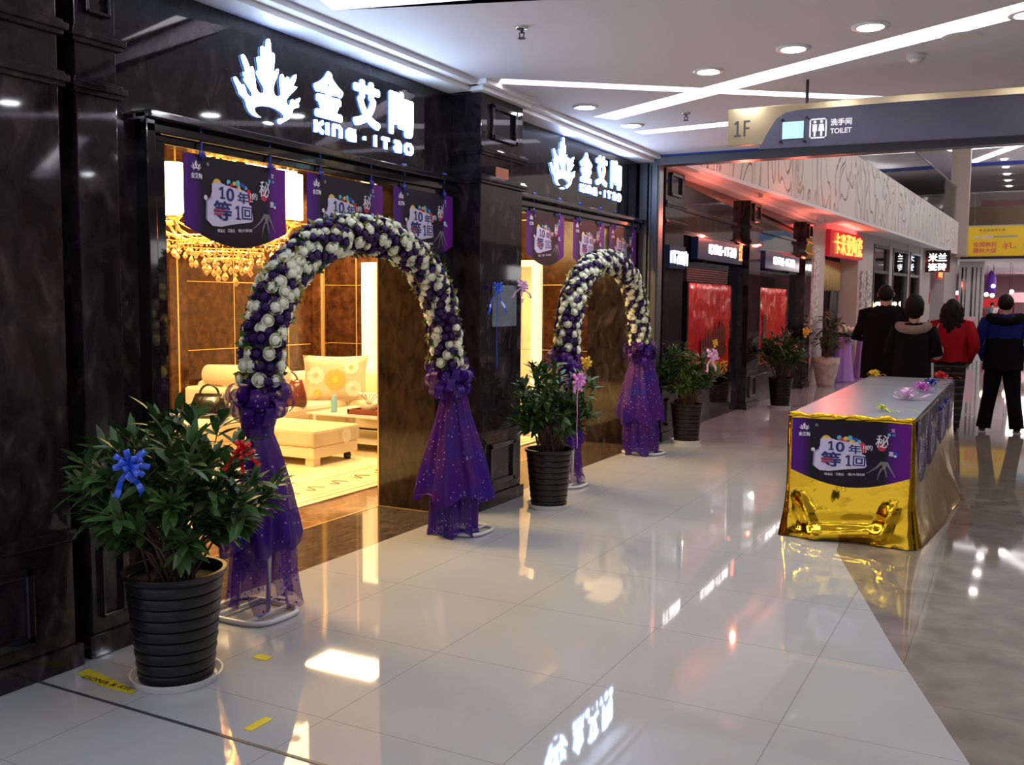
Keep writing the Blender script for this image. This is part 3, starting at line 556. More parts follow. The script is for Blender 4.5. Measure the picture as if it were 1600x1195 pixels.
for k, (p, q, l) in enumerate((((-2.0, 41), (1.2, 33.5), 'long slanting light slot in the upper floor ceiling'), ((-2.6, 37.5), (3, 36.5), 'straight light slot crossing the upper floor ceiling'), ((-5.2, 30), (-3.2, 26), 'bright light slot over the carved fascia, upper floor'))):
    mb = MB(); mb.poly(quad(strip(p, q, .35)), lambda a, b, d: (a, b, d), 6.965, 6.985); tag(mb.obj('light_slot', 'far_slot'), l, 'ceiling light')
# end wall with banner, upper gallery and the passage below it
mb = MB(); mb.box(-1.88, 9, 35.6, 36.0, 3.17, 4.2); struct('wall_far', mb, 'beige_wall'); struct('wall_far', MB().box(-1.88, 9, 36.0, 36.2, 4.2, 4.85), 'brown_panel')
struct('trim_23', MB().box(-1.95, 9, 35.5, 35.6, 3.10, 3.17), 'black_gloss'); struct('wall_far', MB().box(-12, 9, 52, 52.2, 4.3, 7), 'beige_column')
struct('wall_far', MB().box(-1.8, 9, 46, 46.2, 5.6, 6.0), 'dark_red'); struct('floor', MB().box(-1.9, 9, 36.2, 60, 4.1, 4.3), 'beige_wall')
struct('wall_far', MB().box(-1.8, 9, 44, 44.1, 4.3, 5.4), 'brown_panel')
t = thing('advertising_banner', 'yellow and blue advertising banner high on the end wall', 'banner', (-1.74, 35.58, 3.19))
mb = MB(); F = lambda a, b, d: (a, -d, b)
mb.poly([(0, 0), (1.66, 0), (1.63, .35), (1.70, .96), (0, .96)], F, 0, .012, 'paper_yellow'); mb.poly([(1.66, 0), (3.2, 0), (3.2, .98), (1.70, .96), (1.63, .35)], F, 0, .011, 'paper_blue'); mb.obj('sheet', 'paper_yellow', t)
mb = MB(); text(mb, '本溪居然之家', F, .42, 1.10, .80, .89, .014, None, 'cloth_grey', off=.01); mb.poly([(.36+.04*math.cos(a*PI/5), .845+.04*math.sin(a*PI/5)) for a in range(10)], F, .014, None, 'paper_red_text')
text(mb, '双节钜惠', F, .16, .72, .57, .67, .014, None, 'ink_plate', off=.03); mb.box(.75, 1.45, -.014, -.012, .60, .66, 'beige_column')
text(mb, '全国疯狂', F, .16, .86, .30, .47, .014, None, 'paper_red_text', off=.03); text(mb, '建材大促', F, .16, .86, .10, .27, .014, None, 'paper_red_text', off=.03); text(mb, '礼', F, 1.02, 1.42, .22, .44, .014, None, 'paper_red_text', off=.02, rot=.15)
mb.obj('print', 'paper_red_text', t)
mb = MB()
for cx, cz, rx, rz in ((2.1, .60, .42, .22), (2.45, .45, .5, .25), (1.95, .35, .3, .14)): mb.poly([(cx+rx*math.cos(a*PI/12), cz+rz*math.sin(a*PI/12)) for a in range(24)], F, .013+.0005*cx, None, 'white_print')
mb.poly([(1.68, .01), (3.2, .01), (3.2, .24), (1.66, .24)], F, .016, None, 'paper_pink'); mb.obj('picture', 'white_print', t)
# white grooved column and passage
mb = MB(); mb.box(-2.0, -1.25, 36.2, 36.9, 0, 3.05)
struct('trim_24', mb, 'white_paint')
mb = MB()
for x, w_ in ((-1.92, .05), (-1.80, .03), (-1.62, .06), (-1.48, .03), (-1.34, .025)): mb.box(x, x+w_, 36.18, 36.2, .3, 2.85)
struct('trim_25', mb, 'black_gloss')
struct('ceiling', MB().box(-6, 9, 36.9, 60, 3.15, 3.25), 'ceiling_white'); struct('wall_left', MB().box(-4.3, -4.1, 37, 60, 0, 3.2), 'beige_wall'); struct('wall_far', MB().box(-4, 9, 59.8, 60, 0, 3.2), 'paper_pink')
for k, (x, y, z, c, l) in enumerate(((-3.3, 47, 2.1, 'stall_red', 'red covered stall in the passage beyond the end wall'), (-1.3, 55, 1.9, 'stall_red', 'red booth deepest in the passage'), (.2, 54, 2.2, 'paper_pink', 'pink booth in the passage right of the red booth'))):
    t = thing('stall', l, 'stall', (x, y, 0))
    MB().box(-.9, .9, -.5, .5, z*.78, z).obj('canopy', c, t); MB().box(-.9, .9, -.5, .5, 0, .9).obj('counter', 'dark_red', t)
    for s in (-.85, .80): MB().box(s, s+.06, -.5, -.44, .9, z*.78).obj('post', 'black_gloss', t)
for k, (x, y, z, w_) in enumerate(((-2.15, 45, 1.95, .26), (-1.35, 48, 2.1, .3))):
    tag(MB().lathe([(0, 3.15-z), (.02, 3.1-z), (.03, 1), (.12, .95), (.3, .7), (.34, .3), (.3, 0), (0, 0)], (x, y, z), 14, None, w_*2.2, w_*2.2).obj('hanging_cloth', 'stall_purple', smooth=True), ['purple cloth bundle hanging left in the passage', 'purple cloth bundle hanging deeper in the passage'][k], 'cloth')
for k, (x, y, z) in enumerate(((-2.35, 42, 2.05), (-1.75, 40, 2.35), (-1.15, 44, 2.35), (-1.35, 43, 2.0), (-1.1, 41.5, 1.95), (-1.45, 38.5, 1.75), (-.45, 42, 2.1), (-.5, 40, 1.7))):
    t = thing('globe_lamp', ['white globe lamp lowest left beside the white grooved column', 'warm globe lamp high above the purple cloth', 'white globe lamp high in the middle of the passage', 'warm globe lamp in the middle of the passage', 'white globe lamp just under the middle warm one', 'warm globe lamp low beside the distant walkers', 'white globe lamp at the right end of the passage, upper', 'warm globe lamp at the right end of the passage, lower'][k], 'lamp', (x, y, z), 0, 'globe lamps in the far passage')
    MB().sphere((0, 0, 0), .085, None).obj('globe', 'lamp_warm' if k % 2 else 'text_white_lit', t, smooth=True); MB().tube([(0, 0, .08), (0, 0, 3.15-z)], .008, 5).obj('cord', 'black_matte', t)
# ================================================================== SHOP SIGNS
CR = [(.007,.423),(.034,.423),(.066,.391),(.106,.362),(.129,.339),(.138,.36),(.158,.36),(.179,.33),(.192,.296),(.217,.258),(.251,.24),(.287,.242),(.308,.265),(.305,.294),(.281,.317),(.226,.369),(.174,.414),(.167,.432),(.19,.452),(.161,.477),(.158,.505),(.188,.52),(.206,.518),(.183,.575),(.158,.627),(.136,.676),(.133,.704),(.154,.713),(.186,.697),(.219,.658),(.249,.609),(.267,.566),(.281,.595),(.301,.604),(.326,.59),(.337,.541),(.351,.468),(.36,.403),(.371,.357),(.398,.326),(.441,.31),(.484,.317),(.518,.344),(.52,.378),(.5,.412),(.45,.459),(.403,.518),(.385,.552),(.398,.577),(.428,.57),(.419,.624),(.403,.688),(.398,.735),(.421,.744),(.45,.726),(.477,.695),(.471,.751),(.466,.817),(.471,.876),(.489,.889),(.516,.876),(.548,.839),(.557,.905),(.568,.973),(.593,1.0),(.618,.995),(.636,.941),(.64,.876),(.645,.819),(.667,.846),(.695,.844),(.706,.812),(.699,.742),(.686,.672),(.676,.606),(.713,.629),(.756,.672),(.776,.663),(.769,.622),(.735,.557),(.697,.489),(.676,.428),(.676,.378),(.695,.342),(.738,.326),(.79,.339),(.824,.367),(.821,.416),(.808,.491),(.803,.559),(.819,.606),(.839,.627),(.864,.611),(.882,.566),(.898,.538),(.914,.581),(.937,.611),(.959,.606),(.975,.57),(1.014,.602),(1.059,.647),(1.106,.676),(1.109,.64),(1.081,.581),(1.043,.518),(1.072,.518),(1.12,.518),(1.088,.482),(1.025,.43),(.955,.371),(.914,.324),(.91,.283),(.93,.253),(.968,.256),(.993,.283),(1.009,.333),(1.036,.351),(1.066,.321),(1.109,.36),(1.165,.391),(1.181,.382),(1.156,.339),(1.129,.308),(1.156,.299),(1.147,.271),(1.084,.249),(1.036,.226),(1.018,.183),(.998,.129),(.95,.086),(.882,.05),(.828,.023),(.792,0),(.76,.011),(.758,.05),(.792,.066),(.853,.072),(.88,.1),(.869,.127),(.808,.156),(.719,.176),(.618,.183),(.502,.172),(.403,.152),(.346,.129),(.328,.104),(.346,.068),(.387,.041),(.443,.023),(.387,.018),(.317,.029),(.256,.061),(.215,.111),(.199,.165),(.179,.195),(.129,.222),(.086,.247),(.077,.278),(.052,.324),(.018,.369),(0,.407)]
FX = lambda a, b, d: (d, a, b)
def shop_sign(Y, label, k=1.):
    t = thing('shop_sign', label, 'sign', (XF, Y, 2.5), 0, None)
    mb = MB(); h = .458
    mb.poly([(a*h, .105+b_*h) for a, b_ in CR], FX, .002, .012, 'sign_blue'); mb.poly([(a*h, .105+b_*h) for a, b_ in CR], FX, .013, None, 'sign_white')
    mb.poly([(.27+.035*math.cos(a*PI/6), .095+.007*math.sin(a*PI/6)) for a in range(12)], FX, .002, .012, 'sign_white'); mb.obj('crown_emblem', 'sign_white', t)
    for ch, u0, u1, v0, v1 in (('金', .67, .95, .205, .495), ('艾', 1.055, 1.345, .215, .515), ('陶', 1.45, 1.74, .220, .520)):
        mb = MB(); text(mb, ch, FX, u0, u1, v0, v1, .002, .012, 'sign_white', 'sign_blue', off=.045); mb.obj('character', 'sign_white', t)
    for ch, u0, u1 in zip('KInG·ITaO', (.672, .782, .845, .980, 1.155, 1.275, 1.365, 1.503, 1.632), (.762, .812, .938, 1.080, 1.195, 1.312, 1.455, 1.592, 1.735)):
        mb = MB(); letter(mb, ch, FX, u0, u1, .105, .188, .024, .002, .012, 'sign_white', 'sign_blue'); mb.obj('letter', 'sign_white', t)
    return t
shop_sign(4.005, 'big glowing white crown emblem and lettering over the first shop opening')
s2 = dup(bpy.data.objects['shop_sign.003'] if False else [o for o in bpy.data.objects if o.get('label', '').startswith('big glowing')][0], (XF, 7.96, 2.55), None, 'glowing white crown emblem and lettering over the second shop opening')
for ob in [o for o in bpy.data.objects if o.get('label', '').startswith(('big glowing', 'glowing white crown'))]: ob['group'] = 'illuminated crown signs'; 
# ================================================================== BANNERS
def banner_art(mb, F, d, W=.76, H=.46):
    def P(u, v, dd=0): return F(u*W, H*(1-v), d+dd)
    G = lambda a, b, dd: F(a*W, H*(1-b), dd)
    GU = lambda a, b, dd: F(a*W, b*H, dd)
    def pl(pts, dd, m): mb.poly([(a, 1-b) for a, b in pts], GU, d+dd, None, m)
    def tx(s, u0, u1, v0, v1, m, dd=.004, off=.02, rot=0): text(mb, s, GU, u0, u1, 1-v1, 1-v0, d+dd, None, m, off=off, rot=rot)
    def disc(u, v, r, m, dd=.003): pl([(u+r*math.cos(a*PI/7), v-r*W/H*math.sin(a*PI/7)) for a in range(14)], dd, m)
    pl([(.065+.088*a/1.18, .175-.115*b) for a, b in CR], .003, 'ink_white')
    tx('金艾陶', .06, .16, .20, .265, 'ink_white')
    def one(a, b, c, d_):
        w_ = b-a; pl([(a, c+.02), (a+w_*.35, c), (a+w_*.72, c), (a+w_*.72, d_-.02), (b, d_-.02), (b, d_), (a+.1*w_, d_), (a+.1*w_, d_-.02), (a+w_*.38, d_-.02), (a+w_*.38, c+.035), (a, c+.045)], .004, 'ink_navy')
    disc(.215, .085, .014, 'ink_grey'); disc(.19, .46, .017, 'ink_white')
    disc(.30, .30, .042, 'ink_yellow', .001)
    for u, v, r, m in ((.41, .255, .02, 'ink_cyan'), (.43, .30, .028, 'ink_red'), (.465, .27, .022, 'ink_yellow'), (.50, .25, .022, 'ink_cyan'), (.475, .31, .02, 'ink_red'), (.545, .28, .024, 'ink_blue'), (.575, .30, .02, 'ink_cyan'), (.52, .32, .028, 'ink_yellow'), (.555, .345, .026, 'ink_yellow'), (.60, .35, .03, 'ink_red'), (.62, .41, .026, 'ink_red')): disc(u, v, r, m, .0012)
    pl([(.196, .487), (.245, .44), (.245, .76), (.19, .70)], .0016, 'ink_plate_side')
    pl([(.25, .29), (.333, .272), (.388, .294), (.567, .333), (.591, .348), (.608, .482), (.632, .496), (.646, .66), (.629, .685), (.43, .738), (.333, .772), (.25, .77), (.205, .715), (.21, .50), (.25, .455), (.238, .44), (.25, .39)], .002, 'ink_plate')
    one(.318, .368, .315, .452); tx('0', .382, .458, .318, .470, 'ink_navy', off=.05); tx('年', .49, .60, .345, .485, 'ink_navy', off=.02); tx('等', .258, .433, .475, .70, 'ink_navy', off=.03)
    one(.468, .518, .510, .672)
    for k, (s, m) in enumerate(((.052, 'ink_navy'), (.040, 'ink_plate'), (.030, 'ink_navy'), (.016, 'ink_plate'))):
        pl([(.583-s, .585-s*1.45), (.583+s, .585-s*1.38), (.583+s, .585+s*1.40), (.583-s, .585+s*1.45)], .004+.0006*k, m)
    pl([(.262, .575), (.36, .572), (.36, .592), (.262, .592)], .0046, 'ink_red'); pl([(.262, .625), (.345, .622), (.345, .642), (.262, .642)], .0046, 'ink_red')
    tx('!!', .612, .64, .345, .45, 'ink_white', .005); tx('的', .643, .690, .335, .415, 'ink_white')
    disc(.765, .36, .035, 'ink_red', .0008); tx('秘', .715, .82, .175, .365, 'ink_white', .003, .01, -.08)
    disc(.82, .165, .014, 'ink_cyan'); tx('艾', .835, .868, .075, .125, 'ink_white'); tx('の', .845, .872, .15, .185, 'ink_cyan'); tx('惠', .822, .862, .41, .48, 'ink_white')
    disc(.875, .45, .022, 'ink_blue', .001); disc(.875, .475, .011, 'ink_white')
    for s, u in (('·烤晶石', .29), ('·艾胎石', .385), ('·瓷片', .485), ('·抛光砖', .56)): tx(s, u, u+.075, .80-(u-.29)*.12, .838-(u-.29)*.12, 'ink_white', .003, .01, .04)
    for pts in ([(.765, .56), (.72, .66), (.642, .765), (.645, .77), (.73, .675), (.775, .60)], [(.815, .56), (.845, .66), (.885, .79), (.878, .79), (.835, .68), (.80, .60)],
                [(.765, .66), (.745, .74), (.735, .85), (.738, .85), (.755, .75), (.775, .68)], [(.80, .66), (.812, .74), (.815, .80), (.809, .80), (.80, .74), (.79, .68)], [(.768, .57), (.815, .57), (.80, .68), (.775, .68)]): pl(pts, .0012, 'ink_grey')
def shield(W=.76, H=.46, side=.80):
    pts = [(0, H), (0, H*(1-side)*1.05)]
    for i in range(1, 12):
        a = i/12; pts.append((W*a, H*(1-side)*1.05-(H*(1-side)*1.05)*math.sin(PI*a)))
    return pts+[(W, H*(1-side)*1.05), (W, H)]
def banner_mesh(art=True):
    # local frame: X along the width (0..1 after scale), so the ink gradient follows the sheet
    mb = MB(); F = lambda a, b, d: (a/.76, -d, b)
    mb.poly(shield(), F, -.002, 0, 'banner_ink')
    if art: banner_art(mb, F, .001)
    return mb
def bow(name, mt, label, loc, r=.06, rot=(0, 0, 0), tails=2, tl=.1, loops=10, cat='ribbon bow', group=None, streamer=0):
    t = thing(name, label, cat, loc, 0, group); t.rotation_euler = rot
    rnd = random.Random(hash(label) % 1000 if False else len(label)*7); mb = MB()
    for k in range(loops+4):
        az = 2*PI*k*.382+rnd.uniform(-.2, .2); el = .05+1.15*k/(loops+4); L_ = r*rnd.uniform(.85, 1.1)*(1-.25*k/(loops+4))
        d = Vector((math.cos(az)*math.cos(el), math.sin(az)*math.cos(el), math.sin(el))); s = Vector((-math.sin(az), math.cos(az), 0)); n = d.cross(s)
        rows = []; wd = r*.15
        for i in range(15):
            a = 2*PI*i/14; c = d*(L_*.5*(1-math.cos(a)))+n*(L_*.20*math.sin(a)); q = wd*(.45+.55*(1-math.cos(a))/2); rows.append([tuple(c-s*q), tuple(c+s*q)])
        mb.rings(rows, cap=False, closed=False)
    mb.sphere((0, 0, .2*r), r*.13, None, n=8, k=5); mb.obj('loops', mt, t, smooth=True, solid=.0008)
    mb = MB()
    for k in range(tails):
        a0 = -PI/2+(k-(tails-1)/2)*.8; dx, dy = math.cos(a0), math.sin(a0); nx, ny = -dy, dx; wd = r*.15; rows = []
        for i in range(9):
            s = tl*i/8; z = .012*math.sin(i*1.1+k); w2 = wd*(.6+.5*i/8); rows.append([(dx*s-nx*w2, dy*s-ny*w2, z), (dx*(s+(.25*r if i == 8 else 0)), dy*(s-(.25*r if i == 8 else 0)), z), (dx*s+nx*w2, dy*s+ny*w2, z)])
        mb.rings(rows, cap=False, closed=False)
    mb.obj('tails', mt, t, solid=.0008)
    if streamer:
        mb = MB(); mb.tube([(.004*math.sin(i), -streamer*i/10, .006*math.cos(i*1.3)) for i in range(11)], .003, 5); mb.obj('streamer', mt, t)
    return t
# text axes of a bow: its loops face local +Z; rotate so that they face the concourse
FACE = (PI/2, 0, math.radians(62))
BL = ['first banner from the left, a purple shield with 10年等1回 over the sofa', 'second banner from the left, purple shield partly behind the near flower arch top', 'third banner, purple shield next to the first tall black pillar',
      'purple shield banner nearest the big pillar in the second opening', 'middle purple banner of the second opening, behind the arch crown', 'last purple banner of the second opening, beside the shutter frame']
b0 = None
for k, (y0, zt, w_) in enumerate(((3.585, 2.335, .765), (4.54, 2.350, .765), (5.43, 2.365, .765), (7.40, 2.375, .76), (8.37, 2.375, .76), (9.27, 2.375, .76))):
    if b0 is None:
        b0 = thing('hanging_banner', BL[0], 'banner', (-3.79, y0, zt), PI/2, 'purple anniversary banners hung in the openings')
        sh = banner_mesh().obj('banner_sheet', 'banner_ink', b0); sh.location = (0, 0, -.46); sh.scale = (.765, 1, 1)
        for u in (.15, .82):
            mb = MB()
            pts = [(u*.765+.006*math.sin(i*2.1), -.012, -.03+.028*i) for i in range(7)]; mb.tube(pts, .007, 6)
            for s in (-1, 1): mb.sphere((u*.765+s*.014, -.014, .145), .016, None, (1, .5, 1), 8, 5); mb.sphere((u*.765+s*.010, -.014, .005), .014, None, (1, .5, 1.2), 8, 5)
            mb.obj('ribbon', 'bow_navy', b0, smooth=True)
    else: dup(b0, (-3.79, y0, zt), PI/2, BL[k])
# ================================================================== FLOWER ARCHES
def rose(mt, r=.034, green='leaf_green', seed=0):
    mb = MB(); rnd = random.Random(seed)
    mb.lathe([(0, -.6*r), (.55*r, -.5*r), (.8*r, 0), (.62*r, .42*r), (.3*r, .55*r), (0, .5*r)], (0, 0, 0), 8)
    for ring, (n, rr, h, open_) in enumerate(((5, .98, .25, .35), (4, .72, .45, .2), (3, .42, .6, .08))):
        for k in range(n):
            a = 2*PI*k/n+ring*.7+rnd.uniform(-.15, .15); hw = PI/n*1.25; rows = []
            for j, z in enumerate((-.45, .05, h)):
                q = rr*r*(.55, .98, 1.02+open_*.3)[j]; rows.append([(q*math.cos(a+s*hw)*(1 if s else 1.06), q*math.sin(a+s*hw)*(1 if s else 1.06), (z-(.12 if s else 0)*(j == 2))*r) for s in (-1, -.5, 0, .5, 1)])
            mb.rings(rows, cap=False, closed=False)
    return mb
def mesh_of(mb, name, mt, smooth=True):
    o = mb.obj(name, mt, smooth=smooth); me = o.data; bpy.data.objects.remove(o); return me
RW = [mesh_of(rose('rose_white', .034, seed=i), 'white_rose', 'rose_white') for i in range(3)]
RP = [mesh_of(rose('rose_purple', .033, seed=i+5), 'purple_rose', 'rose_purple') for i in range(2)]
YA, HW, ZS, ZT = 4.59, .89, 1.15, 1.975
def arch_pt(s):    # s 0..1 over the flowered part, foot to foot
    Ltot = 3.1; a = PI*(1-s); 
    y = -HW*math.copysign(abs(math.cos(PI*s))**.92, math.cos(PI*s)); z = ZS+(ZT-ZS)*math.sin(PI*s)**.85
    return Vector((0, y, z))
def leaf_quad(mb, p, d, n, L_, W_, m=None, curl=.25):
    d = d.normalized(); s = d.cross(n).normalized(); up = s.cross(d).normalized(); pts = []
    prof = ((0, .08), (.25, .8), (.55, 1.), (.8, .62), (1., .03))
    L3 = [(p+d*(L_*t)-up*(curl*L_*t*t)-s*(W_*w_/2), p+d*(L_*t)-up*(curl*L_*t*t)-up*(W_*.12*w_), p+d*(L_*t)-up*(curl*L_*t*t)+s*(W_*w_/2)) for t, w_ in prof]
    mb.rings([[tuple(a) for a in row] for row in L3], m, cap=False, closed=False)
def tulle_skirt(cx, cy, seed, layers):
    mb = MB(); rnd = random.Random(seed)
    for (prof, amp, nf, ox, mt) in layers:
        K = 64; rows = []; ph = rnd.uniform(0, 6)
        for i in range(len(prof)*3-2):
            a = i/3; j = min(int(a), len(prof)-2); f = a-j; z = prof[j][1]*(1-f)+prof[j+1][1]*f; r = prof[j][0]*(1-f)+prof[j+1][0]*f
            row = []
            for k in range(K):
                th = 2*PI*k/K; q = r*(1+amp*math.sin(nf*th+ph+.8*math.sin(3*th+z*4))*min(1, max(.15, (1.3-z)))+.04*math.sin(17*th+z*9))
                row.append((cx+ox[0]+q*math.cos(th), cy+ox[1]+q*math.sin(th), z+(.03*math.sin(5*th+ph) if i >= len(prof)*3-4 else 0)))
            rows.append(row)
        mb.rings(rows, mt, cap=False)
    return mb
def make_arch(loc, label, seed, lay_l, lay_r):
    rnd = random.Random(seed); t = thing('flower_arch', label, 'flower arch', loc, 0, 'flower arches at the shop openings')
    mb = MB()
    for dx in (-.10, .10):
        pts = [Vector((dx, -.97, .03)), Vector((dx, -.94, .6)), Vector((dx*.5, -.92, .95))]+[arch_pt(i/16)+Vector((dx*.25, 0, 0)) for i in range(17)]+[Vector((dx*.5, .94, .95)), Vector((dx, 1.0, .6)), Vector((dx, 1.08, .03))]
        mb.tube(pts, .012, 8)
    mb.obj('hoop', 'white_tube', t, smooth=True)
    for y in (-.97, 1.09):
        mb = MB(); mb.tube([(.0+.21*math.copysign(abs(math.cos(a))**.6, math.cos(a)), y+.17*math.copysign(abs(math.sin(a))**.6, math.sin(a)), .016) for a in [2*PI*k/28 for k in range(28)]], .013, 8, closed=True)
        mb.tube([(-.10, y-.16, .016), (-.10, y+.16, .016)], .011, 8); mb.tube([(.10, y-.16, .016), (.10, y+.16, .016)], .011, 8)
        mb.obj('foot_ring', 'white_tube', t, smooth=True)
    # roses: placed around a fat tube that follows the hoop
    spots = []; NR = 50
    for i in range(NR):
        s = (i+.5)/NR; c = arch_pt(s); tg = (arch_pt(min(s+.01, 1))-arch_pt(max(s-.01, 0))).normalized(); u = Vector((1, 0, 0)); v = tg.cross(u).normalized()
        n = 12
        for k in range(n):
            a = 2*PI*(k+.5*(i % 2))/n+rnd.uniform(-.16, .16); d = u*math.cos(a)+v*math.sin(a); rr = .098+rnd.uniform(-.008, .012)
            spots.append((c+d*rr+tg*rnd.uniform(-.014, .014), d, 0 if ((k+i//2+(rnd.random() < .16)) % 2 == 0) else 1))
    camd = Vector((3.4, -4.6, -.2)).normalized()
    spots.sort(key=lambda q: -q[1].dot(camd)); cw = cp = 0; rest = [[], []]; wm = MB(); pm = MB()
    for j, (p, d, q) in enumerate(spots):
        white = q < .50; me = (RW if white else RP)[rnd.randrange(3 if white else 2)]
        rot = d.to_track_quat('Z', 'Y').to_matrix().to_4x4() @ Matrix.Rotation(rnd.uniform(0, 6), 4, 'Z'); sc_ = rnd.uniform(.85, 1.12)
        mtx = Matrix.Translation(p) @ rot @ Matrix.Scale(sc_, 4)
        if (white and cw < 100) or (not white and cp < 100):
            o = bpy.data.objects.new('white_rose' if white else 'purple_rose', me); C.objects.link(o); o.parent = t; o.matrix_local = mtx
            if white: cw += 1
            else: cp += 1
        else:
            (wm if white else pm).add([tuple(mtx @ v.co) for v in me.vertices], [tuple(f.vertices) for f in me.polygons])
    tag(wm.obj('white_rose_filling', 'rose_white', t, smooth=True), kind='stuff'); tag(pm.obj('purple_rose_filling', 'rose_purple', t, smooth=True), kind='stuff')
    mb = MB(); core = MB(); core.tube([arch_pt(i/24) for i in range(25)], .075, 10); core.obj('foam_core', 'leaf_green', t, smooth=True)
    for j in range(520):
        s = rnd.random(); c = arch_pt(s); tg = (arch_pt(min(s+.01, 1))-arch_pt(max(s-.01, 0))).normalized(); u = Vector((1, 0, 0)); v = tg.cross(u)
        a = rnd.uniform(0, 2*PI); d = u*math.cos(a)+v*math.sin(a)
        leaf_quad(mb, c+d*.07, (d+tg*rnd.uniform(-.7, .7)).normalized(), tg.cross(d), rnd.uniform(.055, .085), .03, 'leaf_yellow' if rnd.random() < .45 else 'leaf_green')
    tag(mb.obj('leaves', 'leaf_green', t, smooth=True), kind='stuff')
    tulle_skirt(0, -.915, seed, lay_l).obj('tulle_drape', 'tulle', t, smooth=True); tulle_skirt(0, .99, seed+3, lay_r).obj('tulle_drape', 'tulle_dense', t, smooth=True)
    for y in (-.90, .93):
        mb = MB(); rn2 = random.Random(seed+int(y*10))
        for k in range(26):    # ruffled bow puffs under the roses
            a = 2*PI*k/26; z = 1.08+rn2.uniform(-.09, .09); r = .10+rn2.uniform(-.02, .03)
            d = Vector((math.cos(a), math.sin(a), rn2.uniform(-.3, .5))); c = Vector((.0, y, z))+Vector((math.cos(a)*r*.7, math.sin(a)*r*.7, 0)); rows = []
            side = d.cross(Vector((0, 0, 1))).normalized()
            for i in range(13):
                b_ = 2*PI*i/12; q = c+d*(.045*(1-math.cos(b_)))+Vector((0, 0, 1))*(.05*math.sin(b_)); rows.append([tuple(q-side*.03), tuple(q+side*.03*(1+.3*math.sin(i)))])
            mb.rings(rows, cap=False, closed=False)
        mb.obj('tulle_bow', 'tulle_dense', t, smooth=True)
    return t
L1 = [([(.10, 1.12), (.075, .92), (.10, .85), (.155, .62), (.185, .40), (.175, .34)], .22, 7, (0, 0), 'tulle_dense'), ([(.06, .90), (.10, .6), (.14, .3), (.155, .10), (.165, .05)], .22, 8, (0, .03), 'tulle'), ([(.05, 1.05), (.07, .8), (.10, .5), (.08, .2)], .2, 6, (0, -.03), 'tulle')]
R1 = [([(.11, 1.13), (.085, .97), (.12, .80), (.20, .50), (.245, .30), (.25, .27)], .14, 7, (0, 0), 'tulle_dense'), ([(.07, 1.0), (.11, .7), (.15, .3), (.155, .05), (.165, .015)], .16, 9, (0, 0), 'tulle_dense')]
L2 = [([(.10, 1.12), (.075, .95), (.11, .80), (.15, .50), (.16, .36)], .2, 7, (0, 0), 'tulle_dense'), ([(.06, .9), (.10, .5), (.13, .12), (.15, .04)], .22, 8, (0, .03), 'tulle')]
R2 = [([(.13, 1.14), (.12, 1.0), (.18, .75), (.235, .50), (.235, .36)], .12, 7, (0, 0), 'tulle_dense'), ([(.10, 1.0), (.16, .6), (.17, .2), (.16, .02)], .14, 9, (0, 0), 'tulle_dense')]
make_arch((-3.40, YA, 0), 'near tall arch of white and purple roses with purple tulle, before the sofa room', 3, L1, R1)
make_arch((-3.50, 8.52, 0), 'further rose arch with purple tulle, behind the bush with the pink bow', 8, L2, R2)
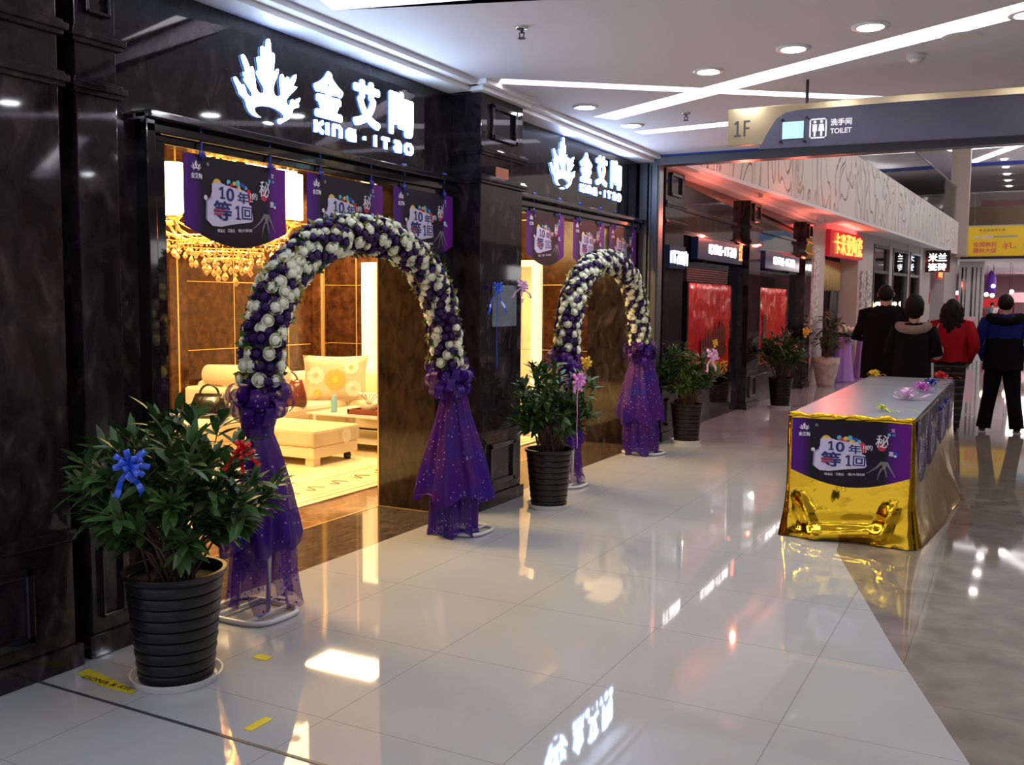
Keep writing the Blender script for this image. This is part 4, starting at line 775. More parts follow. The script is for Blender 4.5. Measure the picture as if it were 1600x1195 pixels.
# ================================================================== POTTED BUSHES
def make_bush(loc, label, seed, pr=.20, ph=.47, fr=.44, fz=.80, fh=.33, nl=620, hole=None, ll=.13):
    rnd = random.Random(seed); t = thing('potted_bush', label, 'potted plant', loc, 0, 'black-potted bushes along the shopfront')
    prof = [(0, .02)]; n = 9; rb = pr*.74
    for k in range(n):
        z = .02+(ph-.05)*k/n; r = rb+(pr*.95-rb)*k/n; h = (ph-.05)/n
        prof += [(r, z), (r+.006, z+h*.5), (r+.004, z+h*.85), (r-.004, z+h*.95)]
    prof += [(pr*.97, ph-.03), (pr*1.03, ph-.015), (pr*1.03, ph), (pr*.95, ph), (pr*.92, ph-.05), (0, ph-.05)]
    MB().lathe(prof, (0, 0, 0), 40).obj('pot', 'pot_black', t, smooth=True, ang=.9)
    MB().lathe([(0, .0), (rb*1.12, .0), (rb*1.25, .035), (rb*1.20, .035), (rb*1.08, .012), (0, .012)], (0, 0, 0), 36).obj('saucer', 'saucer', t, smooth=True, ang=.9)
    MB().lathe([(pr*.93, ph-.045), (0, ph-.04)], (0, 0, 0), 24).obj('soil', 'soil', t)
    mb = MB(); lf = MB(); tips = []
    for k in range(72):
        a = rnd.uniform(0, 2*PI); el = math.asin(rnd.uniform(-.62, 1.)); q = rnd.uniform(.55, .95)
        tip = Vector((math.cos(a)*math.cos(el)*fr*q, math.sin(a)*math.cos(el)*fr*q, fz+math.sin(el)*fh*q))
        b = Vector((rnd.uniform(-.07, .07), rnd.uniform(-.07, .07), ph-.05)); mid = b.lerp(tip, .5)+Vector((0, 0, .05+max(0, .08*(.6-tip.z)*6)))
        mb.tube([b, b.lerp(mid, .6)+Vector((0, 0, .03)), mid, tip], [.006, .005, .004, .002], 5)
        tips.append((tip, (tip-mid).normalized())); tips.append((mid.lerp(tip, .45), (tip-mid).normalized()))
    mb.obj('branches', 'branch', t, smooth=True)
    per = max(4, nl//len(tips))
    for p, d in tips:
        u = d.cross(Vector((.3, .2, 1))).normalized(); v = d.cross(u)
        for k in range(per):
            a = 2.4*k+rnd.uniform(-.4, .4); o = rnd.uniform(.25, 1.3); dr = (d*math.cos(o)+(u*math.cos(a)+v*math.sin(a))*math.sin(o)+Vector((0, 0, .12))).normalized()
            nn = Vector((rnd.uniform(-.4, .4), rnd.uniform(-.4, .4), 1)); 
            leaf_quad(lf, p-d*rnd.uniform(0, .09), dr, dr.cross(nn).cross(dr) if False else nn.cross(dr).cross(dr)*-1, rnd.uniform(.75, 1.15)*ll, rnd.uniform(.26, .36)*ll, None, .3)
    tag(lf.obj('foliage', 'leaf_green', t, smooth=True), kind='stuff'); return t
make_bush((-3.09, 2.83, 0), 'largest potted bush at the left front, with blue and red ribbon bows', 11, .205, .475, .45, .82, .33, 1750, ll=.115)
make_bush((-3.21, 6.69, 0), 'potted bush between the two arches, pink and yellow bows on it', 12, .185, .46, .40, .82, .34, 1600, ll=.10)
make_bush((-3.35, 10.60, 0), 'potted bush beside the shutter post in front of the red poster', 13, .185, .45, .43, .82, .36, 1450, ll=.10)
make_bush((-3.25, 14.95, 0), 'fourth potted bush, beyond the shutter, yellow bow at its top right', 14, .185, .46, .44, .84, .36, 1450, ll=.10)
bow('ribbon_bow', 'bow_blue', 'shiny blue ribbon bow on the front of the largest bush', (-2.90, 2.45, .985), .075, FACE, 2, .13, streamer=.0)
bow('ribbon_bow', 'bow_red', 'shiny red ribbon bow at the right top of the largest bush', (-2.80, 2.93, .985), .055, FACE, 3, .11)
bow('ribbon_bow', 'bow_pink', 'pink ribbon bow on the bush between the two arches', (-2.87, 6.45, 1.02), .07, FACE, 2, .1, streamer=.5)
bow('ribbon_bow', 'bow_yellow', 'yellow ribbon bow at the right top of the middle bush', (-3.02, 6.93, 1.12), .06, FACE, 2, .06)
bow('ribbon_bow', 'bow_palepink', 'pale pink bow with tails on the bush by the shutter post', (-3.0, 10.33, 1.02), .10, FACE, 2, .2)
bow('ribbon_bow', 'bow_yellow', 'yellow bow high on the bush by the shutter post', (-3.10, 10.78, 1.14), .05, FACE, 2, .04)
bow('ribbon_bow', 'bow_yellow', 'yellow bow on the right top of the fourth bush', (-2.95, 15.15, 1.16), .085, FACE, 2, .06)
# pillar plaque with bows, sticker
t = thing('plaque', 'clear plastic plaque on the big pillar between the openings', 'plaque', (-3.60, 6.45, 1.40))
MB().box(.008, .02, 0, .38, 0, .32).obj('plate', 'acrylic', t, bev=.002); MB().box(0, .008, .02, .04, .02, .04).box(0, .008, .34, .36, .28, .30).obj('mount', 'chrome', t)
bow('ribbon_bow', 'bow_blue', 'blue bow at the upper left corner of the plastic plaque', (-3.56, 6.47, 1.70), .055, FACE, 2, .22, streamer=.62)
bow('ribbon_bow', 'bow_palepink', 'pink bow at the upper right corner of the plastic plaque', (-3.55, 6.86, 1.72), .06, FACE, 3, .14, streamer=.5)
tag(MB().box(-3.60, -3.592, 6.50, 6.70, 2.532, 2.615).obj('sticker', 'sticker_orange'), 'small orange-brown sticker high on the big pillar', 'sticker')
# floor marks
mb = MB(); F = lambda a, b, d: (a, b, d)
mb.poly([(-3.50, 2.66), (-3.30, 2.62), (-3.12, 2.62), (-3.13, 2.655), (-3.26, 2.68), (-3.50, 2.72)], F, .0008, .0022, 'tape_yellow')
text(mb, 'DONA & KIT', F, -3.44, -3.15, 2.635, 2.665, .0030, None, 'text_dark', off=.01); tag(mb.obj('floor_tape', 'tape_yellow'), 'torn yellow tape strip with black print on the floor by the near pier', 'tape')
tag(MB().box(-2.50, -2.46, 2.60, 2.72, .0008, .0022).obj('floor_tape', 'tape_yellow'), 'tiny scrap of yellow tape alone on the white floor tiles', 'tape')
tag(MB().box(-2.98, -2.90, 3.16, 3.21, .0008, .0022).obj('floor_tape', 'tape_yellow'), 'yellow tape scrap on the floor behind the largest pot', 'tape')
# ================================================================== SHOP INTERIOR
mb = MB(); mb.box(-7.95, -4.84, 2.6, 10.0, .001, .012, 'rug')
for x, w_ in ((-4.93, .012), (-5.02, .006), (-5.42, .006)): mb.box(x, x+w_, 2.65, 9.95, .012, .013, 'rug_line')
for k in range(22):
    y = 3.0+k*.32; mb.tube([(-5.22+.07*math.sin(a*.9), y+.022*a, .012) for a in range(9)], .006, 4, 'rug_line')
tag(mb.obj('rug', 'rug'), 'large cream rug with dark line border covering the shop floor', 'rug')
t = thing('sofa', 'cream corner sofa against the brown marble wall inside the shop', 'sofa', (0, 0, 0))
MB().box(-7.9, -7.1, 7.46, 9.95, .08, .30).box(-7.9, -6.1, 9.2, 9.95, .08, .30).obj('base', 'cream_fabric', t, bev=.02)
MB().box(-7.65, -7.0, 7.66, 9.1, .27, .42).obj('seat_cushion', 'cream_fabric', t, bev=.05)
mb = MB(); pts = [(-7.65, 9.1), (-7.0, 9.1), (-6.75, 9.0), (-6.1, 9.05), (-6.1, 9.75), (-7.65, 9.75)]; mb.poly(pts, lambda a, b, d: (a, b, d), .27, .43); mb.obj('seat_cushion', 'cream_fabric', t, bev=.04)
MB().box(-7.92, -7.62, 7.6, 9.9, .28, .72).obj('backrest', 'cream_fabric', t, bev=.06); MB().box(-7.6, -6.1, 9.72, 9.96, .28, .72).obj('backrest', 'cream_fabric', t, bev=.06)
MB().box(-7.92, -6.95, 7.44, 7.68, .08, .66).obj('armrest', 'cream_fabric', t, bev=.03)
mb = MB()
for x, y in ((-7.8, 7.6), (-7.15, 7.6), (-6.2, 9.3), (-6.2, 9.85)): mb.box(x-.03, x+.03, y-.03, y+.03, .012, .09)
mb.obj('feet', 'black_gloss', t)
mb = MB(); mb.tube([(-7.80, 7.64, .78), (-7.76, 7.64, .78), (-6.75, 7.70, .80), (-6.71, 7.70, .80)], [.06, .11, .11, .06], 18); tag(mb.obj('bolster', 'cream_fabric', smooth=True), 'long round cream bolster lying on the sofa arm', 'bolster')
# big cushion
t = thing('cushion', 'big square cushion with orange and pale flowers on the corner sofa', 'cushion', (-7.12, 9.0, .68), math.radians(28))
mb = MB(); n = 12; W, H = .39, .27
for sgn in (1, -1):
    vs = []
    for j in range(n+1):
        for i in range(n+1):
            u, v = 2*i/n-1, 2*j/n-1; e_ = (1-u*u)*(1-v*v); pin = 1-.07*(1-u*u)*abs(v)**3; pin2 = 1-.09*(1-v*v)*abs(u)**3
            vs.append((W*u*pin2, -sgn*.10*e_**.45, H*v*pin))
    mb.add(vs, [(j*(n+1)+i, j*(n+1)+i+1, (j+1)*(n+1)+i+1, (j+1)*(n+1)+i) for j in range(n) for i in range(n)])
c_ = mb.obj('cover', 'flower_fabric', t, smooth=True); c_.rotation_euler = (math.radians(-10), 0, 0)
def flower(mb, F, u, v, r, m, m2, d=.0, n=9):
    for k in range(n):
        a = 2*PI*k/n; mb.poly([(u+r*.62*math.cos(a)+r*.36*math.cos(b*PI/4), v+r*.62*math.sin(a)+r*.36*math.sin(b*PI/4)) for b in range(8)], F, d+.0003*k, None, m)
    mb.poly([(u+r*.3*math.cos(b*PI/4), v+r*.3*math.sin(b*PI/4)) for b in range(8)], F, d+.004, None, m2)
mb = MB(); F = lambda a, b, d: (a, -(.10*max(0., (1-(a/W)**2)*(1-(b/H)**2))**.45)-.004-d, b)
for q in ((.02, -.03, .13, 'flower_orange', 'ink_yellow'), (-.21, .02, .11, 'flower_pale', 'flower_fabric'), (.23, -.13, .10, 'flower_pale', 'flower_fabric'), (.20, .12, .09, 'flower_pale', 'flower_orange'), (-.19, -.19, .05, 'flower_orange', 'ink_yellow')):
    mb = MB(); flower(mb, F, *q); c_ = mb.obj('flower_print', 'flower_orange', t); c_.rotation_euler = (math.radians(-10), 0, 0)
# bench and ottoman
t = thing('bench', 'low cream bench with a black handbag on it, left inside the shop', 'bench', (0, 0, 0)); MB().box(-7.85, -6.75, 6.35, 7.25, .22, .42).obj('cushion', 'flower_fabric', t, bev=.04); MB().box(-7.8, -6.8, 6.4, 7.2, .06, .22).obj('base', 'cream_fabric', t, bev=.02)
mb = MB()
for x in (-7.72, -6.9):
    for y in (6.48, 7.1): mb.box(x-.04, x+.04, y-.04, y+.04, .012, .07)
mb.obj('feet', 'cream_fabric', t)
t = thing('ottoman', 'cream ottoman with flower print top in front of the glass table', 'ottoman', (0, 0, 0))
MB().box(-6.85, -5.84, 7.06, 7.78, .20, .36).obj('cushion', 'flower_fabric', t, bev=.03); MB().box(-6.83, -5.86, 7.08, 7.76, .09, .20).obj('base', 'cream_fabric', t, bev=.01)
for x, y in ((-6.75, 7.15), (-5.93, 7.15), (-6.75, 7.7)): MB().box(x-.05, x+.05, y-.05, y+.05, .012, .10).obj('leg', 'cream_fabric', t)
MB().lathe([(0, 0), (.03, 0), (.04, .03), (.03, .075), (0, .08)], (-5.93, 7.68, .012), 12).obj('caster', 'black_gloss', t, smooth=True)
mb = MB(); flower(mb, lambda a, b, d: (a, 7.06-d, b), -6.35, .27, .07, 'flower_orange', 'ink_yellow', .002); mb.obj('flower_print', 'flower_orange', t); mb = MB(); flower(mb, lambda a, b, d: (-5.84+d, a, b), 7.55, .27, .08, 'flower_pale', 'flower_pale', .002); mb.obj('flower_print', 'flower_orange', t)
# glass table
t = thing('coffee_table', 'low glass coffee table with a lower shelf behind the ottoman', 'table', (0, 0, 0))
MB().box(-6.75, -5.35, 8.02, 8.85, .372, .392).obj('top', 'glass_table', t, bev=.004); MB().box(-6.72, -5.38, 8.06, 8.82, .10, .125).obj('shelf', 'cream_lit' if False else 'cream_fabric', t)
for x in (-6.70, -5.42):
    for y in (8.08, 8.78): MB().box(x-.025, x+.025, y-.025, y+.025, .012, .372).obj('leg', 'chrome', t)
t = thing('tray', 'dark red wooden tray on the glass coffee table', 'tray', (-5.95, 8.35, .392)); MB().box(-.34, .34, -.2, .2, 0, .015).obj('bottom', 'wood_red', t)
MB().box(-.34, .34, -.2, -.18, .015, .05).box(-.34, .34, .18, .2, .015, .05).box(-.34, -.32, -.2, .2, .015, .05).box(.32, .34, -.2, .2, .015, .05).obj('rim', 'wood_red', t)
t = thing('potted_plant', 'small bowl with a pale orchid sprig on the red tray', 'plant', (-6.12, 8.3, .408)); MB().lathe([(0, 0), (.07, 0), (.10, .09), (.09, .09), (.06, .02), (0, .02)], n=16).obj('bowl', 'flower_fabric', t, smooth=True)
mb = MB()
for k in range(5): mb.tube([(0, 0, .05), (.03*(k-2), .01, .14), (.06*(k-2), .02, .18)], .004, 5, 'branch'); mb.sphere((.06*(k-2), .02, .19), .025, 'white_print', (1, 1, .6), 8, 5)
mb.obj('sprig', 'white_print', t, smooth=True)
tag(MB().lathe([(0, 0), (.03, 0), (.035, .02), (.035, .07), (.02, .075), (0, .075)], (-5.9, 8.3, .408), 14).obj('cup', 'flower_fabric', smooth=True), 'small tan cup on the red tray', 'cup')
tag(MB().lathe([(0, 0), (.035, 0), (.037, .02), (.037, .13), (.018, .16), (.018, .19), (0, .19)], (-6.52, 8.22, .392), 14).obj('bottle', 'bottle_blue', smooth=True), 'blue plastic bottle standing on the glass table', 'bottle')
t = thing('books', 'red covered books lying on the lower shelf of the glass table', 'book', (-5.75, 8.3, .125)); MB().box(-.16, .16, -.11, .11, 0, .03).obj('cover', 'book_red', t); MB().box(-.15, .165, -.105, .105, .006, .024).obj('pages', 'white_print', t)
t.name = 'book'
def handbag(name, label, mt, loc, rz, W, D, H):
    t = thing(name, label, 'handbag', loc, rz); mb = MB()
    mb.rings([[(sx_*W/2*a, sy*D/2*b_, z) for sx_, sy in ((-1, -1), (-.3, -1.1), (.3, -1.1), (1, -1), (1, 1), (.3, 1.1), (-.3, 1.1), (-1, 1))] for z, a, b_ in ((0, 1, 1), (H*.1, 1.05, 1.08), (H*.5, .98, .95), (H*.85, .85, .55), (H, .8, .25))]); mb.obj('body', mt, t, smooth=True)
    MB().tube([(W*.28*math.cos(PI*i/10), -.01, H*.95+H*.42*math.sin(PI*i/10)) for i in range(11)], .012, 6).obj('handle', mt, t, smooth=True); return t
handbag('handbag', 'dark brown leather handbag on the corner sofa seat', 'leather_brown', (-7.2, 8.25, .425), math.radians(35), .42, .2, .28)
handbag('handbag', 'shiny black leather handbag on the cream bench', 'leather_black', (-7.1, 7.0, .42), math.radians(25), .34, .18, .24)
# chandelier
t = thing('chandelier', 'gold crystal chandelier with glowing shades inside the shop', 'chandelier', (-6.05, 6.2, 0))
mb = MB(); mb.lathe([(0, 3.36), (.12, 3.34), (.03, 3.28), (.012, 2.85), (.05, 2.72), (.02, 2.66), (.07, 2.5), (.03, 2.4), (.10, 2.22), (.13, 2.15), (.05, 2.08), (0, 2.06)][::-1], n=14); mb.obj('stem', 'gold_arm', t, smooth=True)
for k in range(10):
    a = 2*PI*k/10+.25; c, s = math.cos(a), math.sin(a); R_ = .56
    am = MB(); am.tube([(c*r, s*r, z) for r, z in ((.05, 2.20), (.2, 2.10), (.36, 2.09), (.50, 2.15), (R_, 2.24))], .014, 6)
    am.tube([(c*r, s*r, z) for r, z in ((.05, 2.30), (.18, 2.2), (.30, 2.19), (.40, 2.24), (.36, 2.32))], .011, 6); am.lathe([(0, 2.22), (.06, 2.24), (.075, 2.26), (.02, 2.27), (0, 2.27)], (c*R_, s*R_, 0), 10); ao = am.obj('arm', 'gold_arm', t, smooth=True)
    MB().lathe([(.085, 2.29), (.085, 2.68), (.080, 2.68), (.080, 2.29), (.085, 2.29)], (c*R_, s*R_, 0), 16).obj('shade', 'shade_lit', ao, smooth=True)
def drop(mb, x, y, z, r):
    mb.lathe([(0, 0), (r*.8, r*.8), (r, r*1.5), (r*.5, r*2.5), (0, r*3.2)], (x, y, z), 6); mb.sphere((x, y, z+r*4), r*.5, None, n=6, k=4)
rnd = random.Random(4); n_ = 0
for ring, (R_, z, K, r) in enumerate(((.58, 2.0, 26, .020), (.44, 1.93, 22, .022), (.30, 1.86, 18, .022), (.19, 1.80, 12, .024), (.08, 1.72, 5, .024), (.30, 2.66, 10, .02), (0.14, 2.78, 6, .02))):
    for k in range(K):
        mb = MB(); a = 2*PI*k/K+ring; drop(mb, 0, 0, 0, r); o = mb.obj('crystal_drop', 'crystal', t); o.location = (R_*math.cos(a), R_*math.sin(a), z+rnd.uniform(-.02, .03)); n_ += 1
mb = MB()
for ring, (R_, z, K) in enumerate(((.58, 2.09, 52), (.44, 2.03, 40), (.30, 1.97, 30), (.19, 1.92, 20))):
    for k in range(K): mb.sphere((R_*math.cos(2*PI*k/K), R_*math.sin(2*PI*k/K), z), .009, None, n=6, k=4)
tag(mb.obj('bead_chain', 'crystal', t), kind='stuff')
mb = MB()
for R_, z in ((.58, 2.105), (.44, 2.045), (.30, 1.985), (.19, 1.935)): mb.tube([(R_*math.cos(a*PI/20), R_*math.sin(a*PI/20), z) for a in range(40)], .006, 5, closed=True)
mb.obj('ring', 'gold_arm', t)
pl = bpy.data.lights.new('chandelier_glow', 'POINT'); pl.energy = 45; pl.color = (1, .62, .26); pl.shadow_soft_size = .3
po = bpy.data.objects.new('chandelier_glow', pl); C.objects.link(po); po.location = (-6.05, 6.2, 2.75)
# ================================================================== FOIL TABLE
X0, X1, Y0, Y1, H = -1.385, -.595, 6.70, 10.60, .85
t = thing('display_table', 'long display table wrapped in gold foil with a shiny grey top', 'table', (0, 0, 0))
MB().box(X0, X1, Y0, Y0+1.29, H-.03, H).box(X0, X1, Y0+1.30, Y0+2.59, H-.03, H).box(X0, X1, Y0+2.60, Y1, H-.03, H).obj('tabletop', 'table_top', t, bev=.003)
rnd = random.Random(5); rows = []
per = []                                      # perimeter points: front, right, back, left
def seg(a, b_, n): return [(a[0]+(b_[0]-a[0])*i/n, a[1]+(b_[1]-a[1])*i/n) for i in range(n)]
per = seg((X0, Y0), (X1, Y0), 48)+seg((X1, Y0), (X1, Y1), 60)+seg((X1, Y1), (X0, Y1), 16)+seg((X0, Y1), (X0, Y0), 60)
K = len(per); NZ = 44; cx, cy = (X0+X1)/2, (Y0+Y1)/2
ph = [rnd.uniform(0, 6.3) for _ in range(8)]
for j in range(NZ+1):
    tt = j/NZ; z = (H-.012)*(1-tt)+.004*tt; row = []
    for i, (x, y) in enumerate(per):
        dx = -1 if abs(x-X0) < 1e-6 else (1 if abs(x-X1) < 1e-6 else 0); dy = -1 if abs(y-Y0) < 1e-6 else (1 if abs(y-Y1) < 1e-6 else 0)
        l = math.hypot(dx, dy) or 1; s = i*.23
        fx_ = (x-X0)/(X1-X0); side = 1 if dx > 0 else 0
        yy_ = (y-Y0)/(Y1-Y0); fl = .008+.055*max(0, (tt-.35)/.65)**1.5+side*.12*math.sin(PI*min(1, yy_*1.1))*max(0, (tt-.5)/.5)**1.6
        wr = .010*tt*math.sin(s*.9+ph[1])+.006*math.sin(s*.5+tt*6)
        if dy < 0 and not dx:      # front: smooth above, two folded corners and rolls near the floor
            for c0, sg in ((.16, 1), (.84, -1)): wr += .060*max(0, 1-abs(fx_-(c0+sg*(tt-.75)*.35))/.09)*max(0, min(1, (tt-.62)/.12))*(1.12-tt*.5)
            wr += max(0, tt-.72)*.16*math.sin(tt*34+fx_*3.5)*math.sin(PI*fx_)+.018*max(0, 1-abs(fx_-.52-.05*math.sin(tt*7))/.10)*max(0, 1-abs(tt-.62)/.14)
        else: wr += max(0, tt-.45)*.04*(abs(math.sin(s*.5+ph[2]+tt*3))-.5)+max(0, tt-.75)*.025*math.sin(s*1.3+ph[3]+tt*9)
        row.append((x+dx/l*(fl+wr), y+dy/l*(fl+wr), z if j < NZ else .004+.006*abs(math.sin(s*2))))
    rows.append(row)
mb = MB(); mb.rings(rows, None, cap=False); mb.obj('foil_skirt', 'gold_foil', t, smooth=True)
mb = MB(); pts = [(X0-.005, Y0-.012, H-.006), (cx, Y0-.016, H-.006), (X1+.006, Y0-.014, H-.004)]
mb.tube([tuple(Vector(pts[0]).lerp(Vector(pts[2]), i/20)+Vector((0, .004*math.sin(i*2.2), .006*math.sin(i*1.3)+.003*math.sin(i*4)))) for i in range(21)], [.014+.006*math.sin(i*1.7) for i in range(21)], 8)
mb.obj('foil_edge', 'gold_foil', t, smooth=True)
mb = MB(); n = 60; rows = []
for j in range(12):
    tt = j/11; rows.append([(X1+.022+max(0, tt-.4)**1.5*(.13+.26*math.sin(PI*min(1, i/n*1.1)))*(1+.1*math.sin(i*.5))+.006*math.sin(i*.9+tt*3), Y0+(Y1-Y0)*i/n, H+.003-(H-.0)*tt*(.995)) for i in range(n+1)])
mb.rings(rows, None, cap=False, closed=False); mb.obj('plastic_sheet', 'plastic_milky', t, smooth=True)
fb = thing('hanging_banner', 'purple banner with 10年等1回 on the front of the gold foil table', 'banner', (-1.362, Y0-.030, H-.030), 0)
sh = banner_mesh().obj('banner_sheet', 'banner_ink', fb); sh.location = (0, 0, -.46*.97); sh.scale = (.76, 1, .97)
for k in range(4):
    y = Y0+.12+k*.93+(.12 if k > 1 else 0)
    b = thing('hanging_banner', ['nearest banner on the right side of the foil table, under milky plastic', 'second banner along the right side of the foil table', 'third banner along the right side, after the dark gap', 'furthest banner on the right side of the foil table'][k], 'banner', (X1+.016, y, H-.03), PI/2, 'side banners on the foil table')
    o = sh.copy(); C.objects.link(o); o.parent = b; o.scale = (.80, 1, 1.05); o.location = (0, 0, -.46*1.05)
TB = (0, 0, .3)
for mt, lb, x, y, r, tl in (('bow_red', 'red ribbon bow at the far right corner of the foil table', -.70, 10.45, .085, .2), ('bow_navy', 'dark blue ribbon bow on the table beside the magenta one', -.72, 9.55, .08, .3), ('bow_magenta', 'magenta ribbon bow on the right edge of the foil table', -.74, 8.9, .085, .12),
                            ('bow_palepink', 'large pale pink gauzy bow on the table nearest the front banner', -.78, 8.05, .10, .28), ('bow_yellow', 'yellow ribbon bow at the far left corner of the foil table', -1.33, 10.45, .075, .12), ('bow_yellowgreen', 'flat yellow-green ribbon on the front right of the tabletop', -.85, 7.15, .045, .25)):
    bow('ribbon_bow', mt, lb, (x, y, H+r*.25+.005), r, (0, 0, PI*.9 if 'pink' in lb or 'blue' in lb else 1.0), 2, tl)
for k, y in enumerate((8.3, 8.9)): bow('ribbon_bow', 'bow_navy', ['dark blue ribbon hanging off the right edge of the table, nearer one', 'dark blue ribbon hanging off the right edge of the table, further one'][k], (X1+.035, y-.6*0, H-.07), .04, (PI/2, 0, PI/2), 2, .06)
# ================================================================== VASE, PEDESTALS
t = thing('potted_plant', 'grey stone vase with a tall leafy plant by the cream shop', 'plant', (-3.33, 19.25, 0))
MB().lathe([(0, 0), (.15, 0), (.17, .06), (.20, .2), (.25, .45), (.26, .56), (.22, .56), (.20, .45), (0, .44)], n=24).obj('vase', 'vase_stone', t, smooth=True)
lf = MB(); st = MB(); rnd = random.Random(9)
for k in range(16):
    a = rnd.uniform(0, 6.28); h = rnd.uniform(.35, 1.0); r = rnd.uniform(.05, .42); tip = Vector((math.cos(a)*r, math.sin(a)*r, .5+h)); st.tube([(0, 0, .45), (tip.x*.3, tip.y*.3, .5+h*.6), tuple(tip)], .008, 5)
    for j in range(7):
        b = rnd.uniform(0, 6.28); leaf_quad(lf, Vector((0, 0, .5)).lerp(tip, rnd.uniform(.6, 1)), Vector((math.cos(b), math.sin(b), rnd.uniform(-.4, .5))), Vector((0, 0, 1)), rnd.uniform(.14, .24), .09)
st.obj('stems', 'branch', t); tag(lf.obj('foliage', 'leaf_green', t, smooth=True), kind='stuff')
def pedestal(loc, label, h):
    t = thing('pedestal', label, 'pedestal', loc); mb = MB(); K = 40; rows = []
    for z, r in ((0, .25), (.05, .22), (h*.5, .17), (h*.9, .14), (h, .17)): rows.append([(r*(1+.06*math.sin(9*2*PI*k/K))*math.cos(2*PI*k/K), r*(1+.06*math.sin(9*2*PI*k/K))*math.sin(2*PI*k/K), z) for k in range(K)])
    mb.rings(rows); mb.obj('drape', 'drape_lilac', t, smooth=True); return t
pedestal((-3.22, 20.5, 0), 'lilac draped pedestal with flowers on top beside the stone vase', .92); pedestal((-3.02, 22.0, 0), 'lilac draped pedestal left of the tall man in black', 1.0)
t = thing('flower_arrangement', 'pale pink flowers with green leaves on the nearer lilac pedestal', 'flowers', (-3.22, 20.5, .92)); mb = MB(); lf = MB()
for k in range(22): a = rnd.uniform(0, 6.28); r = rnd.uniform(0, .2); mb.sphere((r*math.cos(a), r*math.sin(a), .16+rnd.uniform(-.04, .06)), .04, None, n=8, k=5)
for k in range(50): a = rnd.uniform(0, 6.28); leaf_quad(lf, Vector((0, 0, .05)), Vector((math.cos(a), math.sin(a), rnd.uniform(-.6, .6))), Vector((0, 0, 1)), .28, .07)
mb.obj('blossoms', 'flower_pale', t, smooth=True); lf.obj('leaves', 'leaf_green', t, smooth=True)
# ================================================================== CEILING THINGS
def downlight(x, y, label=None, group=None):
    t = thing('ceiling_light', label or 'round white recessed ceiling light of the grid outside the frame', 'ceiling light', (x, y, ZC), 0, group)
    MB().lathe([(.075, -.012), (.105, -.010), (.108, 0), (.07, 0), (.075, -.012)], n=28).obj('trim_ring', 'white_trim', t, smooth=True); MB().lathe([(0, -.008), (.074, -.009), (.074, 0), (0, 0)], n=24).obj('lens', 'down_light', t); return t
d0 = None
for x, y, lb in ((-.86, 6.02, 'round ceiling light at the upper right, rightmost of the row'), (-1.36, 6.32, 'round ceiling light second from the right in the row'), (-2.01, 6.67, 'round ceiling light just above the crossing light slots'),
                 (-3.27, 7.43, 'round ceiling light close to the cornice, left end of the row'), (-3.22, 8.38, 'round ceiling light close to the cornice above the light slot left of the hanging sign')):
    if d0 is None: d0 = downlight(x, y, lb)
    else: dup(d0, (x, y, ZC), 0, lb)
GL = 'round ceiling light outside the frame, seen only as a reflection in the black marble'
for x, y in ((.29, 5.2), (-.05, 6.15+.0), (1.9, 7.75), (2.6, 5.6), (.2, 9.4), (-2.2, 1.6), (-.8, .6), (1.0, 3.0), (-2.6, -1.6), (1.5, -2.2), (3.8, 1.0), (3.6, 8.6)): dup(d0, (x, y, ZC), 0, GL, 'ceiling lights outside the frame')
def sprinkler(x, y, label):
    t = thing('sprinkler', label, 'sprinkler', (x, y, ZC)); MB().lathe([(0, -.012), (.03, -.012), (.042, 0), (0, 0)], n=18).obj('plate', 'chrome', t, smooth=True)
    MB().tube([(0, 0, -.01), (0, 0, -.035)], .010, 8).tube([(-.016, 0, -.03), (-.013, 0, -.055), (0, 0, -.062)], .004, 5).tube([(.016, 0, -.03), (.013, 0, -.055), (0, 0, -.062)], .004, 5).lathe([(0, -.067), (.024, -.066), (.024, -.063), (0, -.062)], n=14).obj('head', 'steel_dark', t)
sprinkler(-2.68, 5.15, 'fire sprinkler on the white ceiling over the first shop sign'); sprinkler(-2.61, 8.05, 'small fire sprinkler on the ceiling left of the hanging floor sign')
t = thing('smoke_detector', 'white round smoke detector on the ceiling above the floor sign', 'smoke detector', (-.69, 6.83, ZC)); MB().lathe([(0, -.05), (.035, -.05), (.045, -.03), (0, -.03)], n=18).obj('sensor', 'white_paint', t, smooth=True); MB().lathe([(0, -.03), (.055, -.03), (.06, 0), (0, 0)], n=20).obj('base', 'white_paint', t, smooth=True)
t = thing('ceiling_speaker', 'flat round speaker grille in the ceiling at the upper right', 'speaker', (-.40, 6.5, ZC)); MB().lathe([(0, -.004), (.10, -.006), (.12, 0), (0, 0)], n=28).obj('grille', 'white_paint', t)
# hanging floor sign
t = thing('floor_sign', 'hanging 1F sign board with toilet symbol, brass edge and dark panel', 'sign', (-2.02, 7.25, 2.70))
mb = MB(); FS = lambda a, b, d: (a, -d, b)
mb.poly([(0, .07), (2.9, .0), (2.9, .30), (1.2, .335), (0, .335)], FS, -.035, .015, 'brass'); mb.obj('backing', 'brass', t, bev=.003)
mb = MB(); pts = [(.24, .025), (.30, .14), (.36, .235), (.42, .275), (.52, .288), (1.2, .285), (2.9, .255), (2.9, -.005)]; mb.poly(pts, FS, .015, .035, 'sign_navy'); mb.obj('panel', 'sign_navy', t, bev=.002)
mb = MB(); mb.poly([(.050, .228), (.066, .245), (.082, .245), (.082, .143), (.100, .143), (.100, .128), (.048, .128), (.048, .143), (.066, .143), (.066, .222), (.050, .214)], FS, .0165, None, 'text_dark')
mb.poly([(.118, .128), (.134, .128), (.134, .180), (.162, .180), (.162, .194), (.134, .194), (.134, .230), (.166, .230), (.166, .245), (.118, .245)], FS, .0165, None, 'text_dark'); mb.obj('floor_number', 'text_dark', t)
